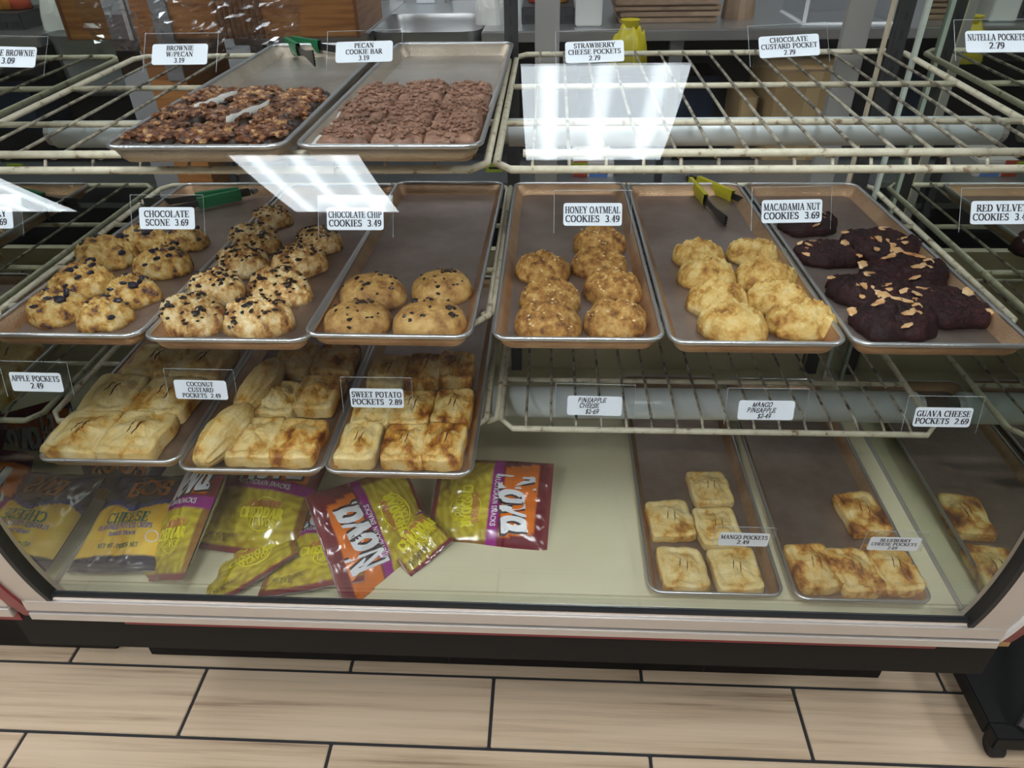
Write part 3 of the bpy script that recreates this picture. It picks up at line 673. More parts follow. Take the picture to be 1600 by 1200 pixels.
def bars(cols, rows_, xc, y0, wx, wy, kind, what, mat_, group, nuts, nutmat, size, h, fl):
    nm = {0: 'left', 1: 'middle', 2: 'right'} if cols == 3 else {0: 'left', 1: 'right'}
    rn = ['front row', 'second row', 'third row']
    for r_ in range(rows_):
        for c_ in range(cols):
            x = xc + (c_ - (cols - 1) / 2) * wx; y = y0 + (r_ + .5) * wy
            root = thing(kind, f'{what}, {rn[r_]}, {nm[c_]} piece in its tray', kind.split('_')[-1], (x, y, TF + SLT * (y - .8) + .0034), (0, 0, rnd.uniform(-.03, .03)), group)
            mb = bar_mb(wx * .965, wy * .965, h * rnd.uniform(.9, 1.08), r_ * 3 + c_ + .5, .0028); mb.build('slab', mat_, root, smooth=True)
            tag(bits_mb(mb, wx * 1.24, wy * 1.24, nuts, size, 5 + r_ * 7 + c_, .5, .82, .6).build('pecan_pieces', nutmat, root), kind='stuff')
bars(3, 3, -.436, .872, .067, .09, 'pecan_brownie', 'dark brownie topped with pecan halves', BROWN, 'pecan brownies', 120, PEC, .0074, .02, .5)
bars(3, 3, -.188, .872, .0655, .096, 'pecan_bar', 'lumpy brown pecan cookie bar', BAR, 'pecan cookie bars', 110, BAR, .0042, .027, .5)
def parchment(lb, xc, y0, y1, wd, lift):
    rows = []
    for i in range(31):
        y = y0 + (y1 - y0) * i / 30; row = []
        for j in range(25):
            u = j / 24 * 2 - 1; e = max(0, abs(u) - .88) / .12
            z = .0004 + lift * e ** 1.5 * (.8 + .5 * N((u * 2, y * 25, lift * 99))) + (.012 * max(0, 1 - i / 1.6) * (.4 + .8 * abs(N((u * 3, 1, 2)))))
            row.append((xc + u * wd / 2 * (1 + .01 * N((y * 30, u, 3))), y, TF + SLT * (y - .8) + .0028 + max(z, .0004)))
        rows.append(row)
    o = MB().grid(rows).build('parchment_sheet', PAPER, None, smooth=True)
    sm = o.modifiers.new('thickness', 'SOLIDIFY'); sm.thickness = .0003
    tag(o, lb, 'baking paper')
parchment('white parchment sheet under the pecan brownies', -.436, .868, 1.14, .205, .012)
parchment('white parchment sheet under the pecan cookie bars', -.188, .866, 1.165, .208, .02)
for k, (px, py) in enumerate(((338, 160), (388, 178))):
    P = G(px, py, TF + .026); o = MB().grid([[(-.001 + .004 * N((i, 1, k)), (i - 4) * .011, -.014), (.001, (i - 4) * .011, .008 + .004 * N((i * .7, 3, k)))] for i in range(9)]).build('paper_divider', PAPER, None, smooth=True)
    o.location = P; o.rotation_euler = (0, .2, -.35)
    o.modifiers.new('thickness', 'SOLIDIFY').thickness = .0004
    tag(o, f'strip of white paper between the {"left" if k == 0 else "right"} pecan brownies', 'baking paper')

# ------------------------------------------------------------------ tongs
def tongs(lb, p0, ang, open_, grip_col, ln=.24):
    t = thing('tongs', lb, 'tongs', p0, (0, 0, ang), 'serving tongs')
    gm = mat('grip ' + lb[:8], grip_col, .45)
    for s in (-1, 1):
        dx = s * open_
        a, b = Vector((s * .004, 0, .012)), Vector((dx, -ln, .012))
        dr = (b - a).normalized(); sd = Vector((-dr.y, dr.x, 0))
        rows = []
        for i in range(13):
            u = i / 12; c = a + (b - a) * u; hw = .006 + (.008 if u > .75 else 0) * (u - .75) / .25
            rows.append([c + sd * .0012 + Vector((0, 0, -hw)), c + sd * .0012 + Vector((0, 0, hw)), c - sd * .0012 + Vector((0, 0, hw)), c - sd * .0012 + Vector((0, 0, -hw))])
        mb = MB().grid(rows, close=True)
        for k in range(5):
            c = b + dr * .004 + Vector((0, 0, (k - 2) * .005)); mb.add([c + sd * .001, c - sd * .001, c + dr * .006 + Vector((0, 0, .002)), c + Vector((0, 0, .004))], [(0, 1, 2), (1, 3, 2), (0, 2, 3), (0, 3, 1)])
        mb.build('arm', mat('dark tong steel', (.06, .06, .065), .3, .8), t)
        g0, g1 = a + (b - a) * .10, a + (b - a) * .52
        MB().grid([[g0 + dr * 0 + (g1 - g0) * u + sd * x + Vector((0, 0, z)) for x, z in ((-.004, -.011), (.004, -.011), (.005, 0), (.004, .011), (-.004, .011), (-.005, 0))] for u in (0, .05, .5, .95, 1)], close=True).build('grip', gm, t, smooth=False)
    MB().tube([(-.006, .004, .012), (0, .012, .012), (.006, .004, .012)], .005, 8).build('hinge', mat('tong hinge', (.3, .3, .3), .3, .9), t)
    return t
P = G(1075, 283, MF + .01, SLM); tongs('tongs with yellow grips lying in the macadamia cookie tray', (P.x, P.y, P.z - .005), .35, .055, (.5, .44, .02))
P = G(392, 306, MF + .01, SLM); tongs('green gripped tongs in the chocolate scone tray', (P.x, P.y, P.z - .003), -1.05, .03, (.01, .16, .06), .2)
P = G(447, 72, TF + .012, SLT); tongs('green gripped tongs at the back of the brownie tray', (P.x, P.y, P.z - .003), .75, .04, (.0, .17, .05), .2)

# ------------------------------------------------------------------ price tags on the inside of the glass
def price_tag(lb, lines, px, py, wpx=None, rot=0.0, hw=.0333, hh=.0127, holder=(.048, .024, .004), hand=False, extra=None):
    P, phi = glass_hit(px, py, RG - .0075)
    t = thing('price_tag', lb, 'price tag', P, group='price tags on the glass')
    # local x right, local y up along the glass, local z out towards the customer
    up = Vector((0, math.sin(phi), math.cos(phi))); out = Vector((0, -math.cos(phi), math.sin(phi)))
    rt = Vector((1, 0, 0)); c, s = math.cos(rot), math.sin(rot)
    R = Matrix((rt * c + up * s, up * c - rt * s, out)).transposed()
    t.rotation_euler = R.to_euler()
    mb = MB(); q = .003; pts = []
    for cx, cy, a0 in ((hw - q, hh - q, 0), (-hw + q, hh - q, 90), (-hw + q, -hh + q, 180), (hw - q, -hh + q, 270)):
        for i in range(4):
            a = math.radians(a0 + 30 * i); pts.append((cx + q * math.cos(a), cy + q * math.sin(a)))
    n = len(pts)
    mb.add([(x, y, -.0004) for x, y in pts] + [(x, y, .0004) for x, y in pts], [tuple(range(n))[::-1], tuple(range(n, 2 * n))] + [(i, (i + 1) % n, n + (i + 1) % n, n + i) for i in range(n)])
    card = mb.build('card', CARD, t)
    k = len(lines); th = min(.0072, .0215 / k * .78); gap = th * 1.36; polys = []
    for i, ln in enumerate(lines):
        y = (k - 1) / 2 * gap - i * gap - th / 2
        if hand: polys += text_polys(ln, th * 1.02, -.004 + rnd.uniform(-.003, .003), y, maxw=hw * 1.3, slant=.22, jitter=.07, thick=.16, thin=.14, serif=False)
        else: polys += [[(a * 1.12, b) for a, b in p] for p in text_polys(ln, th, 0, y, maxw=hw * 1.68)]
    text_mb(polys, lambda a, b: (a, b, .00055)).build('lettering', INK, card)
    hx, hy, oy = holder
    slv = MB().box(-hx, hx, -hy + oy, hy + oy, -.0022, -.0008).build('clear_sleeve', HOLD, t)
    ed = MB().tube([(-hx, hy + oy, -.0015), (hx, hy + oy, -.0015)], .0003, 5); ed.tube([(-hx, -hy + oy, -.0015), (-hx, hy + oy, -.0015)], .0003, 5); ed.tube([(hx, -hy + oy, -.0015), (hx, hy + oy, -.0015)], .0002, 5)
    ed.build('sleeve_edge', EDGE, slv)
    return t
TG = [('tag reading fudge brownie 3.09 at the upper left edge', ['FUDGE BROWNIE', '3.09'], 14, 89, -.03),
 ('tag reading brownie with pecan 3.19', ['BROWNIE', 'W/PECAN', '3.19'], 281, 85, .0), ('tag reading pecan cookie bar 3.19', ['PECAN', 'COOKIE BAR', '3.19'], 569, 81, .02),
 ('tag reading strawberry cheese pockets 2.79', ['STRAWBERRY', 'CHEESE POCKETS', '2.79'], 929, 81, .03), ('tag reading chocolate custard pocket 2.79', ['CHOCOLATE', 'CUSTARD POCKET', '2.79'], 1233, 72, .05),
 ('tag reading nutella pockets 2.79 at the upper right edge', ['NUTELLA POCKETS', '2.79'], 1557, 65, .0),
 ('tag reading blueberry scone 3.69 at the left edge', ['BLUEBERRY', 'SCONE  3.69'], -22, 340, .0), ('tag reading chocolate scone 3.69', ['CHOCOLATE', 'SCONE  3.69'], 261, 341, .0),
 ('tag reading chocolate chip cookies 3.49', ['CHOCOLATE CHIP', 'COOKIES  3.49'], 555, 342, .0), ('tag reading honey oatmeal cookies 3.49', ['HONEY OATMEAL', 'COOKIES  3.49'], 926, 335, .0),
 ('tag reading macadamia nut cookies 3.69', ['MACADAMIA NUT', 'COOKIES  3.69'], 1237, 330, .02), ('tag reading red velvet cookies at the right edge', ['RED VELVET', 'COOKIES  3.49'], 1565, 332, .01),
 ('tag reading apple pockets 2.49', ['APPLE POCKETS', '2.49'], 57, 597, -.01), ('tag reading coconut custard pockets 2.49', ['COCONUT', 'CUSTARD', 'POCKETS  2.49'], 314, 609, -.01),
 ('tag reading sweet potato pockets 2.89', ['SWEET POTATO', 'POCKETS  2.89'], 589, 622, .0), ('tag reading guava cheese pockets 2.69', ['GUAVA CHEESE', 'POCKETS  2.69'], 1473, 652, .0),
 ('tag reading mango pockets 2.49 near the case floor', ['MANGO POCKETS', '2.49'], 1162, 843, -.01), ('tag reading blueberry cheese pockets 2.69 near the case floor', ['BLUEBERRY', 'CHEESE POCKETS', '2.69'], 1397, 850, .0)]
for lb, ln, px, py, ro in TG:
    low = py > 800
    price_tag(lb, ln, px, py, rot=ro, holder=(.040, .019, .004) if low else (.044, .024, .003))
price_tag('handwritten tag reading pineapple cheese 2.69', ['PINEAPPLE', 'CHEESE', '$2-69'], 929, 634, rot=-.01, hand=True)
price_tag('handwritten tag reading mango pineapple 2.49', ['MANGO', 'PINEAPPLE', '$2-49'], 1197, 641, rot=.0, hand=True)

# ------------------------------------------------------------------ snack bags
BAG = mat('printed snack bag', (.5, .1, .1), .16, attr='print', spec=.8)
def lerp(a, b, t): return tuple(x + (y - x) * t for x, y in zip(a, b))
MAROON, ORANGE, PURPLE = (.16, .012, .03), (.75, .18, .015), (.32, .02, .24)
def nova_print(u, v):          # u 0..1 across, v 0..1 bottom to top
    cu, cv = math.floor(u * 5 + 1.4 * N((u * 4, v * 5, 2))), math.floor(v * 8 + 1.4 * N((u * 4, v * 5, 8)))
    an = 6.28 * noise.cell(Vector((cu * 1.7 + .3, cv * 2.3 + .3, .5))); ridge = math.sin((u * math.cos(an) + v * 1.25 * math.sin(an)) * 75) * .5 + .5
    chip = lerp((.36, .25, .015), (.78, .66, .07), min(1, max(0, ridge * .4 + .35 * (N((u * 14, v * 18, 3)) + .5) + .25 * noise.cell(Vector((cu + .5, cv + .5, 2.5))))))
    if v < .045 or v > .955: return (.2, .03, .04)
    if v < .5: c = chip
    elif v < .58: c = PURPLE
    elif .60 < v < .88 and .10 < u + (v - .6) * .25 < .93: c = ORANGE
    else: c = MAROON
    if v < .5 and (u < .05 or u > .95): c = lerp(c, MAROON, .7)
    return c
def cheese_print(u, v):
    puff = .5 + .5 * N((u * 7, v * 8, 5))
    if v < .05 or v > .96: return (.03, .03, .05)
    if v < .12: return (.02, .02, .045)
    if v < .56 + .06 * math.sin(u * 9): return lerp((.72, .36, .02), (.92, .66, .09), puff)
    if v < .62 + .06 * math.sin(u * 9): return (.03, .05, .2)
    return lerp((.02, .022, .05), (.03, .045, .16), max(0, N((u * 3, v * 3, 9))) * 1.5)
def snack_bag(lb, cat, B, T, nh, kind, wd=.165, ln=None, seed=0, thick=.05):
    """B and T: middle of the bottom and the top edge; nh: rough direction the print faces"""
    B, T = Vector(B), Vector(T); v_ = T - B; L = ln or v_.length; v_.normalize()
    n_ = Vector(nh); n_ = (n_ - v_ * n_.dot(v_)).normalized(); u_ = v_.cross(n_)
    root = thing('snack_bag', lb, cat, B, group='snack bags on the case floor')
    R = Matrix((u_, v_, n_)).transposed(); root.rotation_euler = R.to_euler(); wd *= 1.12; L *= 1.12
    NU, NV = 44, 56
    def front(u, v, side=1):
        cr = min(1, min(v, 1 - v) / .06); e = max(0, 1 - (2 * u - 1) ** 2); pil = (max(0, math.sin(math.pi * min(max((v - .03) / .94, 0), 1))) ** .55) * e ** .6
        pinch = 1 - .07 * pil - .02 * N((v * 3, seed, 1))
        z = side * (thick / 2 * pil * (1 + .25 * N((u * 3 + seed, v * 3, seed))) + cr * e * (.005 * N((u * 9 + seed, v * 9, side)) + .003 * abs(N((u * 17 + seed, v * 6, side + 2)))) + .0012)
        if cr < 1: z += .0015 * math.sin(v * 900) * 0 + .004 * N((u * 4 + seed, 0, 4)) * (1 - cr)
        bend = .012 * N((v * 1.5 + seed, u * 1.2, 7))
        return ((u - .5) * wd * pinch, v * L, z + bend)
    P_ = nova_print if kind == 'nova' else cheese_print
    for sd, nm in ((1, 'front_film'), (-1, 'back_film')):
        rows = [[front(j / NU, i / NV, sd) for j in range(NU + 1)] for i in range(NV + 1)]
        o = MB().grid(rows).build(nm, BAG, root, smooth=True); film = o if sd == 1 else film
        ca = o.data.color_attributes.new('print', 'FLOAT_COLOR', 'POINT')
        data = []
        for i in range(NV + 1):
            for j in range(NU + 1):
                c = P_(j / NU, i / NV) if sd == 1 else ((.45, .45, .47) if (j + i) % 7 else (.3, .3, .32)); data += [*c, 1]
        ca.data.foreach_set('color', data)
    def on(a, b, off=.0012):
        x, y, z = front(min(max(a, .02), .98), min(max(b, .02), .98)); return (x, y, z + off)
    def put_text(nm, txt, cu, cv, h, m_, ang=0.0, maxw=None, **kw):
        hu = h / wd; asp = wd / L
        ps = text_polys(txt, 1.0, 0, -.5, maxw=(maxw / h if maxw else None), **kw); c, s = math.cos(ang), math.sin(ang); q = []
        for p in ps: q.append([(cu + (x * c - y * s) * hu, cv + (x * s + y * c) * hu * asp) for x, y in p])
        return text_mb(q, lambda a, b: on(a, b, kw_off)).build(nm, m_, film)
    kw_off = .0016
    if kind == 'nova':
        wm = mat('silver lettering', (.8, .8, .84), .35); dk = mat('dark lettering', (.03, .012, .02), .5); ye = mat('yellow lettering', (.85, .75, .02), .4); om = mat('orange lettering', (.6, .2, .06), .4)
        kw_off = .0012; put_text('brand_shadow', 'Nova', .515, .72, .066, dk, .16, .13, thick=.3, thin=.14, serif=False, slant=.25)
        kw_off = .0020; put_text('brand_lettering', 'Nova', .5, .73, .066, wm, .16, .13, thick=.24, thin=.11, serif=False, slant=.25)
        put_text('small_lettering', 'MULTIGRAIN SNACKS', .52, .54, .0095, wm, 0, .12, thick=.13, thin=.11, serif=False)
        ring = MB().tube([on(.63 + .17 * math.cos(a / 20 * 6.283), .30 + .13 * math.sin(a / 20 * 6.283), .001) for a in range(20)], .0011, 5, closed=True); ring.build('emblem_ring', ye, film)
        kw_off = .0022; put_text('flavour_lettering', 'COUNTRY', .62, .375, .012, om, .08, .07, thick=.26, thin=.14, serif=False)
        put_text('flavour_lettering', 'CHEDDAR', .60, .305, .018, ye, .05, .09, thick=.3, thin=.18, serif=False); put_text('flavour_lettering', 'FLAVOR', .64, .235, .012, ye, 0, .06, thick=.18, thin=.13, serif=False)
        put_text('weight_lettering', 'NET WT./POIDS NET', .27, .115, .006, dk, 0, .06, thick=.12, thin=.1, serif=False)
        put_text('weight_lettering', '2.75 OZ', .25, .085, .006, dk, 0, .04, thick=.12, thin=.1, serif=False)
    else:
        gm = mat('green lettering', (.03, .13, .07), .4); bm_ = mat('blue lettering', (.03, .07, .35), .4); go = mat('gold lettering', (.6, .2, .02), .4); wm = mat('pale lettering', (.75, .78, .85), .4)
        put_text('flavour_lettering', 'CHEESE', .5, .44, .021, gm, .0, .1); put_text('small_lettering', 'FLAVORED POTATO CRISPS', .5, .36, .0095, bm_, 0, .11)
        put_text('small_lettering', 'BAKED SNACK', .5, .30, .007, bm_, 0, .07); put_text('weight_lettering', 'NET WT./POIDS NET', .5, .19, .008, gm, 0, .08)
        put_text('brand_lettering', 'EOS', .55, .79, .04, go, .1, .1, thick=.2, thin=.13, serif=False)
        MB().tube([on(.85 + .06 * math.cos(a / 14 * 6.283), .27 + .05 * math.sin(a / 14 * 6.283), .001) for a in range(14)], .001, 5, closed=True).build('seal_ring', wm, film)
    return root
FZ = .337
def fp(px, py, z=FZ): return G(px, py, z)
snack_bag('navy and yellow cheese crisps bag facing forward at the left front', 'snack bag', fp(176, 894, FZ + .02), V(236, 772, 1.0), (0, -.75, .66), 'cheese', .15, .2, 1)
snack_bag('yellow cheese crisps bag standing behind the front navy bag', 'snack bag', V(128, 838, .98), V(200, 728, 1.08), (-.15, -.9, .35), 'cheese', .125, .2, 2, .04)
snack_bag('maroon and yellow bag leaning diagonally in the pile', 'snack bag', fp(250, 908, FZ + .016), V(322, 738, 1.0), (-.55, -.75, .35), 'nova', .15, .23, 4)
snack_bag('large cheddar snack bag on top in the middle of the pile', 'snack bag', V(378, 866, .885), V(425, 748, 1.03), (-.1, -.75, .66), 'nova', .178, .22, 5)
snack_bag('flattened snack bag lying at the front under the pile', 'snack bag', fp(388, 915, FZ + .018), V(378, 822, 1.0), (0, -.5, .88), 'nova', .175, .2, 6, .035)
snack_bag('cheddar bag lying at the front centre of the pile', 'snack bag', fp(486, 920, FZ + .022), V(512, 792, 1.02), (.05, -.66, .75), 'nova', .165, .22, 7, .045)
snack_bag('maroon bag with big white lettering tipped diagonally at the right of the pile', 'snack bag', V(662, 806, .98), V(545, 852, .87), (-.1, -.75, .62), 'nova', .19, .19, 8)
snack_bag('brown end of a bag poking out behind the tipped maroon bag', 'snack bag', fp(676, 872, FZ + .012), fp(600, 800, FZ + .02), (.0, -.3, 1), 'nova', .09, .15, 9, .03)
snack_bag('single snack bag lying flat on the pale case floor', 'snack bag', fp(678, 778, FZ + .03), fp(846, 790, FZ + .03), (.0, -.35, .94), 'nova', .165, .205, 10)
snack_bag('snack bag at the back of the pile under the shelf', 'snack bag', V(400, 790, 1.13), V(425, 705, 1.2), (0, -.8, .5), 'nova', .16, .2, 11)
snack_bag('dim snack bag behind the tipped maroon bag', 'snack bag', V(545, 790, 1.12), V(560, 720, 1.2), (0.1, -.8, .5), 'nova', .15, .18, 12)

# ------------------------------------------------------------------ black cart at the right end
P0 = G(1545, 1178, .0)
ct = thing('black_cart', 'black metal cart on casters under the right end of the case', 'cart', (P0.x, P0.y, 0))
def cbox(nm, a, bv=.003, m_=BLACKM): return MB().box(*a).build(nm, m_, ct, bevel=bv)
cbox('base_frame', (-.025, .5, -.02, .01, .05, .085)); cbox('base_frame', (-.025, .01, .01, .42, .05, .085)); cbox('base_plate', (.01, .5, .01, .42, .052, .06))
cbox('corner_post', (-.025, .005, .39, .42, .085, .36)); cbox('corner_post', (.47, .5, -.02, .01, .085, .36)); cbox('back_sheet', (.0, .5, .41, .42, .085, .36))
MB().tube([(.03, .0, .085), (.42, .38, .33)], .012, 8).build('diagonal_brace', mat('worn dark bar', (.07, .065, .06), .5), ct)
for x, y in ((.005, .005), (.47, .38)):
    MB().tube([(x, y, .05), (x, y, .035)], .012, 10).build('caster_stem', BLACKM, ct)
    MB().tube([(x - .01, y, .02), (x + .01, y, .02)], .02, 16).build('caster_wheel', GASKET, ct, smooth=True)

# ================================================================== KITCHEN BEHIND
def kbox(name, lb, cat, x0, y0, x1, y1, Y, dep, m_, bv=.004, group=None):
    a, b = V(x0, y1, Y), V(x1, y0, Y); cx = (a.x + b.x) / 2
    t = thing(name, lb, cat, (cx, Y, a.z), group=group); hw = abs(b.x - a.x) / 2; h = b.z - a.z
    MB().box(-hw, hw, 0, dep, 0, h).build('body', m_, t, bevel=bv); return t, hw, h
# counter with sink
za = V(900, 48, 2.3).z
ctr = thing('prep_counter', 'stainless steel prep counter with sink behind the case', 'counter', (0, 2.3, 0))
xs0, xs1 = V(575, 50, 2.3).x, V(752, 50, 2.3).x
MB().box(xs1, 2.2, 0, .7, za - .03, za).build('worktop', STEEL, ctr, bevel=.003); MB().box(-.95, xs0, 0, .7, za - .03, za).build('worktop', STEEL, ctr, bevel=.003)
MB().box(xs0, xs1, .36, .7, za - .03, za).build('worktop', STEEL, ctr)
sk = MB(); rows = []
for q, z in ((1, za), (.97, za - .02), (.93, za - .16), (.8, za - .18), (.05, za - .185)):
    rows.append([((xs0 + xs1) / 2 + (xs1 - xs0) / 2 * q * sgn(c_) * abs(c_) ** .35 if False else (xs0 + xs1) / 2 + (xs1 - xs0) / 2 * q * math.copysign(abs(math.cos(a)) ** .35, math.cos(a)), .18 + .18 * q * math.copysign(abs(math.sin(a)) ** .35, math.sin(a)), z) for a in [2 * math.pi * k / 40 for k in range(40)]])
sk.grid(rows, close=True).build('sink_basin', STEEL, ctr, smooth=True)
MB().box(xs0 - .06, xs1 + .09, .66, .68, za, za + .6).build('backsplash', STEEL, ctr)
MB().box(-.95, 2.2, .05, .65, .0, .05).build('plinth', DARK, ctr)
for x in (-.92, .35, 2.15): MB().box(x, x + .04, .04, .08, .05, za - .03).build('leg', STEELD, ctr)
MB().box(-.95, 2.2, .1, .65, .42, .44).build('under_shelf', STEELD, ctr)
MB().box(-.95, 2.2, .64, .66, .05, za - .03).build('rear_sheet', DARK, ctr)
t, hw, h = kbox('soap_dispenser', 'grey soap dispenser on the steel backsplash', 'dispenser', 632, -40, 698, 24, 2.9, .06, STEELD, .012)
MB().box(-hw * .7, hw * .7, -.006, .0, .012, .03).build('push_bar', ALUB, t, bevel=.003); MB().box(-hw * .4, hw * .4, -.004, .001, .04, .09).build('window', mat('pale window', (.6, .65, .7), .2), t)
# wooden cabinet
WOOD = mat('orange wood grain', (.3, .12, .035), .4, stops=[(.3, (.17, .06, .018)), (.5, (.3, .125, .036)), (.7, (.4, .18, .055))], scale=6, detail=8, stretch=(1, 1, 14))
a, b = V(236, 132, 2.0), V(548, -60, 2.0)
wc = thing('wood_cabinet', 'orange brown wooden cabinet behind the brownies', 'cabinet', ((a.x + b.x) / 2, 2.0, 0)); hw = (b.x - a.x) / 2; zb_ = V(420, 60, 2.0).z
MB().box(-hw, hw, 0, .3, zb_, b.z).build('upper_body', WOOD, wc, bevel=.003); MB().box(-hw, -hw + .1, .0, .3, .0, zb_).build('side_leg', WOOD, wc)
MB().box(-hw + .055, -hw + .1, -.006, .0, zb_ - .1, b.z).build('metal_strip', STEELD, wc)
for k in range(9): MB().box(-hw + .22 + k * .014, -hw + .227 + k * .014, -.004, 0, zb_, b.z).build('grille_slat', mat('dark wood slat', (.12, .05, .02), .5), wc)
MB().box(hw - .008, hw, -.003, 0, zb_, b.z).build('edge_band', mat('dark wood edge', (.16, .06, .02), .5), wc)
# rack with film wrapped trays at the upper left
rk = thing('steel_rack', 'dark steel rack at the upper left behind the case', 'rack', (0, 2.1, 0))
zr = V(100, 62, 2.1).z; xa, xb = V(-120, 60, 2.1).x, V(246, 60, 2.1).x
MB().box(xa, xb, 0, .45, zr - .03, zr).build('shelf_board', mat('dark brown board', (.06, .045, .038), .5), rk)
for x in (xa, xb - .03): MB().box(x, x + .03, 0, .03, 0, 1.8).build('post', DARK, rk)
for px in (75, 130, 195, 215, 240):
    q = V(px, 25, 2.08); MB().box(q.x - .006, q.x + .006, -.02, -.008, zr, zr + .3).build('upright_bar', GREY, rk)
fm = MB(); rows = []
for i in range(22):
    row = []
    for j in range(60):
        u, v = j / 59, i / 21; q = V(-60 + 530 * u, 80 - 110 * v, 1.9 + .0 * v)
        row.append((q.x, q.y + .05 * N((u * 9, v * 4, 1)) + .03 * N((u * 25, v * 9, 2)) + .012 * abs(N((u * 50, v * 20, 3))), q.z + .012 * N((u * 12, v * 5, 8))))
    rows.append(row)
o = fm.grid(rows).build('cling_film', FILM, None, smooth=False); tag(o, 'crumpled clear cling film draped over the rack at the upper left', 'plastic film')
o.modifiers.new('thickness', 'SOLIDIFY').thickness = .0006
# things on the counter
PAPB = mat('brown kraft paper', (.30, .2, .135), .7, stops=[(.3, (.2, .13, .085)), (.7, (.36, .25, .17))], scale=14)
q0, q1 = V(965, 30, 2.42), V(1130, -30, 2.42)
st_ = thing('paper_bag_stack', 'stack of flattened brown paper bags on the steel counter', 'paper bags', ((q0.x + q1.x) / 2, 2.42, za))
for k in range(9):
    z = k * .016; hw = (q1.x - q0.x) / 2
    MB().box(-hw + rnd.uniform(-.01, .01), hw + rnd.uniform(-.01, .01), rnd.uniform(-.008, .008), .25, z, z + .0135).build('paper_bag', PAPB, st_, bevel=.003)
q0, q1 = V(1138, 30, 2.45), V(1185, -20, 2.45)
t = thing('paper_sack', 'crumpled brown paper sack beside the bag stack', 'paper bag', ((q0.x + q1.x) / 2, 2.5, za)); dome_mb(.1, .1, .13, 4, .25, .2, 8, 18).build('crumpled_body', PAPB, t)
t, hw, h = kbox('paper_roll_box', 'white carton standing on the steel counter', 'carton', 899, -60, 945, 42, 2.36, .12, mat('white carton', (.62, .63, .62), .5), .004)
MB().box(-hw, hw, -.001, 0, h * .45, h * .47).build('lid_line', GREY, t)
t, hw, h = kbox('produce_crate', 'dark plastic produce crate on the counter', 'crate', 815, 10, 898, 44, 2.42, .2, DARK, .004)
for k in range(4): MB().box(-hw + .01 + k * hw * .5, -hw + .012 + k * hw * .5 + hw * .3, -.003, 0, h * .3, h * .6).build('crate_slot', GASKET, t)
for k, (px, c) in enumerate(((842, (.5, .08, .04)), (872, (.6, .28, .05)), (858, (.55, .2, .04)))):
    q = V(px, 10, 2.52); t = thing('fruit', ['red fruit in the dark crate', 'orange fruit at the right of the dark crate', 'orange fruit in the middle of the dark crate'][k], 'fruit', (q.x, 2.52, za + .05))
    dome_mb(.07, .07, .06, k, .03, .03, 8, 18, .1).build('skin', mat('fruit skin %d' % k, c, .4), t, smooth=True); MB().tube([(0, 0, .058), (.004, 0, .072)], .003, 6).build('stem', PAPB, t)
t = thing('plastic_bag', 'white tied plastic bag hanging beside the sink', 'plastic bag', (V(765, 36, 2.45).x, 2.45, za)); dome_mb(.1, .08, .09, 9, .3, .2, 10, 22).build('crumpled_body', mat('white film', (.62, .62, .6), .35), t); MB().tube([(0, 0, .085), (.003, 0, .12)], [.012, .02], 8).build('knot', mat('white film', (.62, .62, .6), .35), t)
# acrylic box at the upper right
q0, q1 = V(1258, 27, 2.36), V(1420, -50, 2.36)
t = thing('acrylic_box', 'clear acrylic box with pale edges on the counter at the upper right', 'box', (q0.x, 2.36, za)); wx = q1.x - q0.x
for a in ((0, wx, 0, .004, 0, .2), (0, .004, 0, .25, 0, .2), (wx - .004, wx, 0, .25, 0, .2), (0, wx, .246, .25, 0, .2)): MB().box(*a).build('acrylic_wall', HOLD, t)
for pts in ([(0, 0, 0), (wx, 0, 0)], [(0, 0, 0), (0, 0, .2)], [(0, 0, 0), (0, .25, 0)]): MB().tube(pts, .006, 6).build('box_edge', mat('pale acrylic edge', (.7, .72, .74), .3), t)
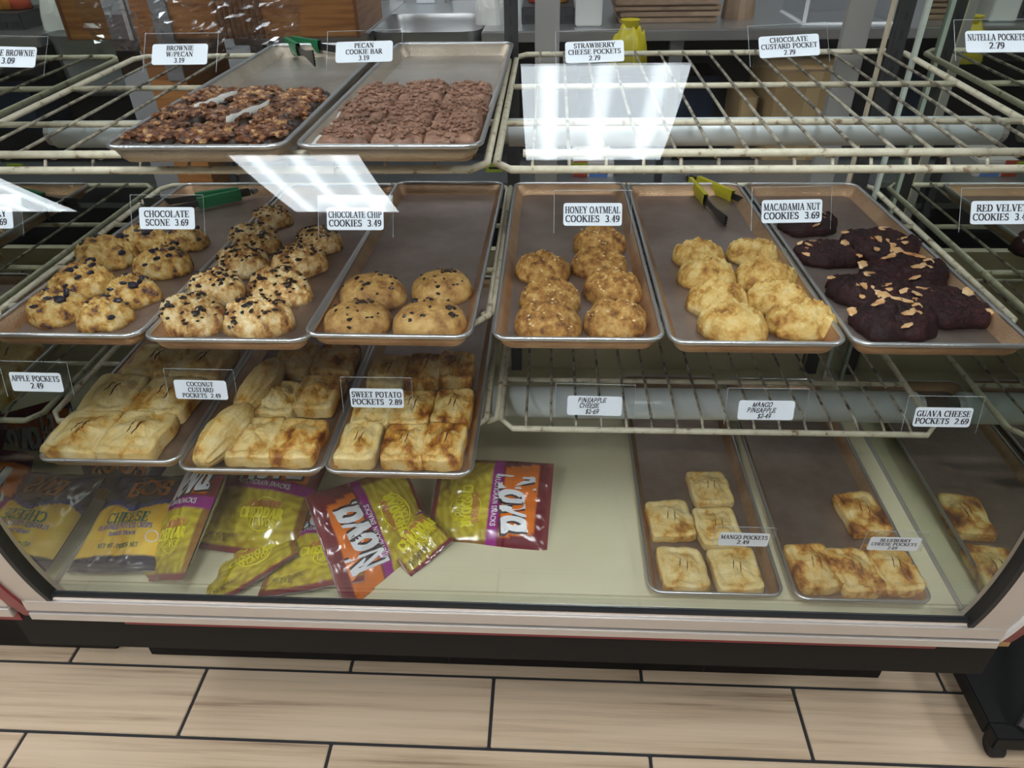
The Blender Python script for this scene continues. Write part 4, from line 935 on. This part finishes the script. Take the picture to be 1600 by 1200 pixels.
# below the counter
CBX = mat('brown cardboard', (.34, .22, .1), .7, stops=[(.3, (.28, .18, .08)), (.7, (.38, .26, .13))], scale=8)
for nm, lb, c, rc, Y, dp, m_ in (('cardboard_box', 'large brown cardboard box under the counter at the right', 'box', (1188, 108, 1340, 262), 2.25, .3, CBX),
        ('cardboard_box', 'small brown cardboard box standing between the posts', 'box', (1145, 150, 1186, 232), 2.32, .2, CBX),
        ('blue_crate', 'dark blue crate under the counter', 'crate', (905, 118, 1120, 200), 2.6, .2, mat('dark blue plastic', (.02, .035, .075), .4)),
        ('printed_box', 'white and red printed box on the low shelf', 'box', (895, 252, 960, 290), 2.1, .15, mat('white red carton', (.6, .56, .55), .5)),
        ('napkin_pack', 'stack of folded paper napkins under the left shelf', 'napkins', (104, 92, 182, 124), 2.3, .15, PAPB),
        ('grey_tub', 'grey plastic tub below the upper left shelf', 'tub', (66, 232, 125, 290), 2.0, .2, mat('grey tub', (.4, .4, .38), .5)),
        ('red_tin', 'dull red tin below the upper left shelf', 'tin', (132, 214, 176, 290), 2.0, .12, mat('dull red', (.25, .05, .03), .5))):
    t, hw, h = kbox(nm, lb, c, *rc, Y, dp, m_)
    if 'card' in nm: MB().box(-.02, .02, -.0006, 0, 0, h).build('tape_strip', mat('packing tape', (.42, .3, .16), .3), t); MB().box(-hw, hw, -.001, 0, h * .98, h).build('flap_edge', PAPB, t)
    elif nm == 'napkin_pack':
        for k in range(5): MB().box(-hw, hw, -.003, 0, h * (k + .2) / 5, h * (k + .75) / 5).build('napkin', PAPB, t)
    elif nm == 'printed_box': MB().box(-hw, -hw * .3, -.001, 0, 0, h).build('red_panel', mat('red print', (.5, .07, .04), .5), t); MB().box(-hw * .2, hw * .7, -.001, 0, h * .3, h * .5).build('blue_print', mat('blue print', (.1, .2, .5), .5), t)
    else: MB().box(-hw * 1.03, hw * 1.03, -.006, dp, h * .92, h).build('lid', m_, t, bevel=.002)
q = V(985, 112, 2.2); t = thing('yellow_sack', 'bright yellow sack behind the strawberry pocket tag', 'sack', (q.x, 2.3, q.z)); dome_mb(.12, .09, .1, 3, .25, .2, 10, 24).build('sack_body', mat('yellow film', (.62, .52, .02), .4), t, smooth=True); MB().tube([(0, 0, .1), (0, 0, .12)], [.02, .03], 8).build('sack_neck', mat('yellow film', (.62, .52, .02), .4), t)
for k, (px, py) in enumerate(((40, 148), (55, 172), (905, 262), (772, 262), (1480, 262))):
    q = V(px, py, 2.05); t = thing('shelf_tag', ['yellow shelf tag behind the upper left shelf', 'lower yellow tag behind the upper left shelf', 'small green tag right of the centre post', 'green tag beside the centre post', 'long green tag at the right under the upper shelf'][k], 'tag', q)
    hw = .025 if k < 4 else .1
    if k < 2: t.location.y = 2.112; MB().box(-.004, .004, 0, .002, .0, zr - .03 - q.z).build('hanger', DARK, t)
    MB().box(-hw, hw, 0, .003, -.014, .014).build('tag_card', mat('tag %d' % (k > 1), (.55, .48, .02) if k < 2 else (.38, .48, .05), .5), t, bevel=.001); MB().box(-hw * .6, hw * .6, -.0005, 0, -.004, .002).build('tag_print', INK, t)
dk_ = thing('storage_rack', 'dim storage rack with cartons behind the case', 'rack', (0, 2.05, 0))
for z in (.25, .62): MB().box(-.95, 1.5, 0, .2, z, z + .015).build('rack_shelf', STEELD, dk_)
for x in (-.95, .3, 1.48): MB().box(x, x + .02, 0, .02, 0, .75).build('rack_post', DARK, dk_)
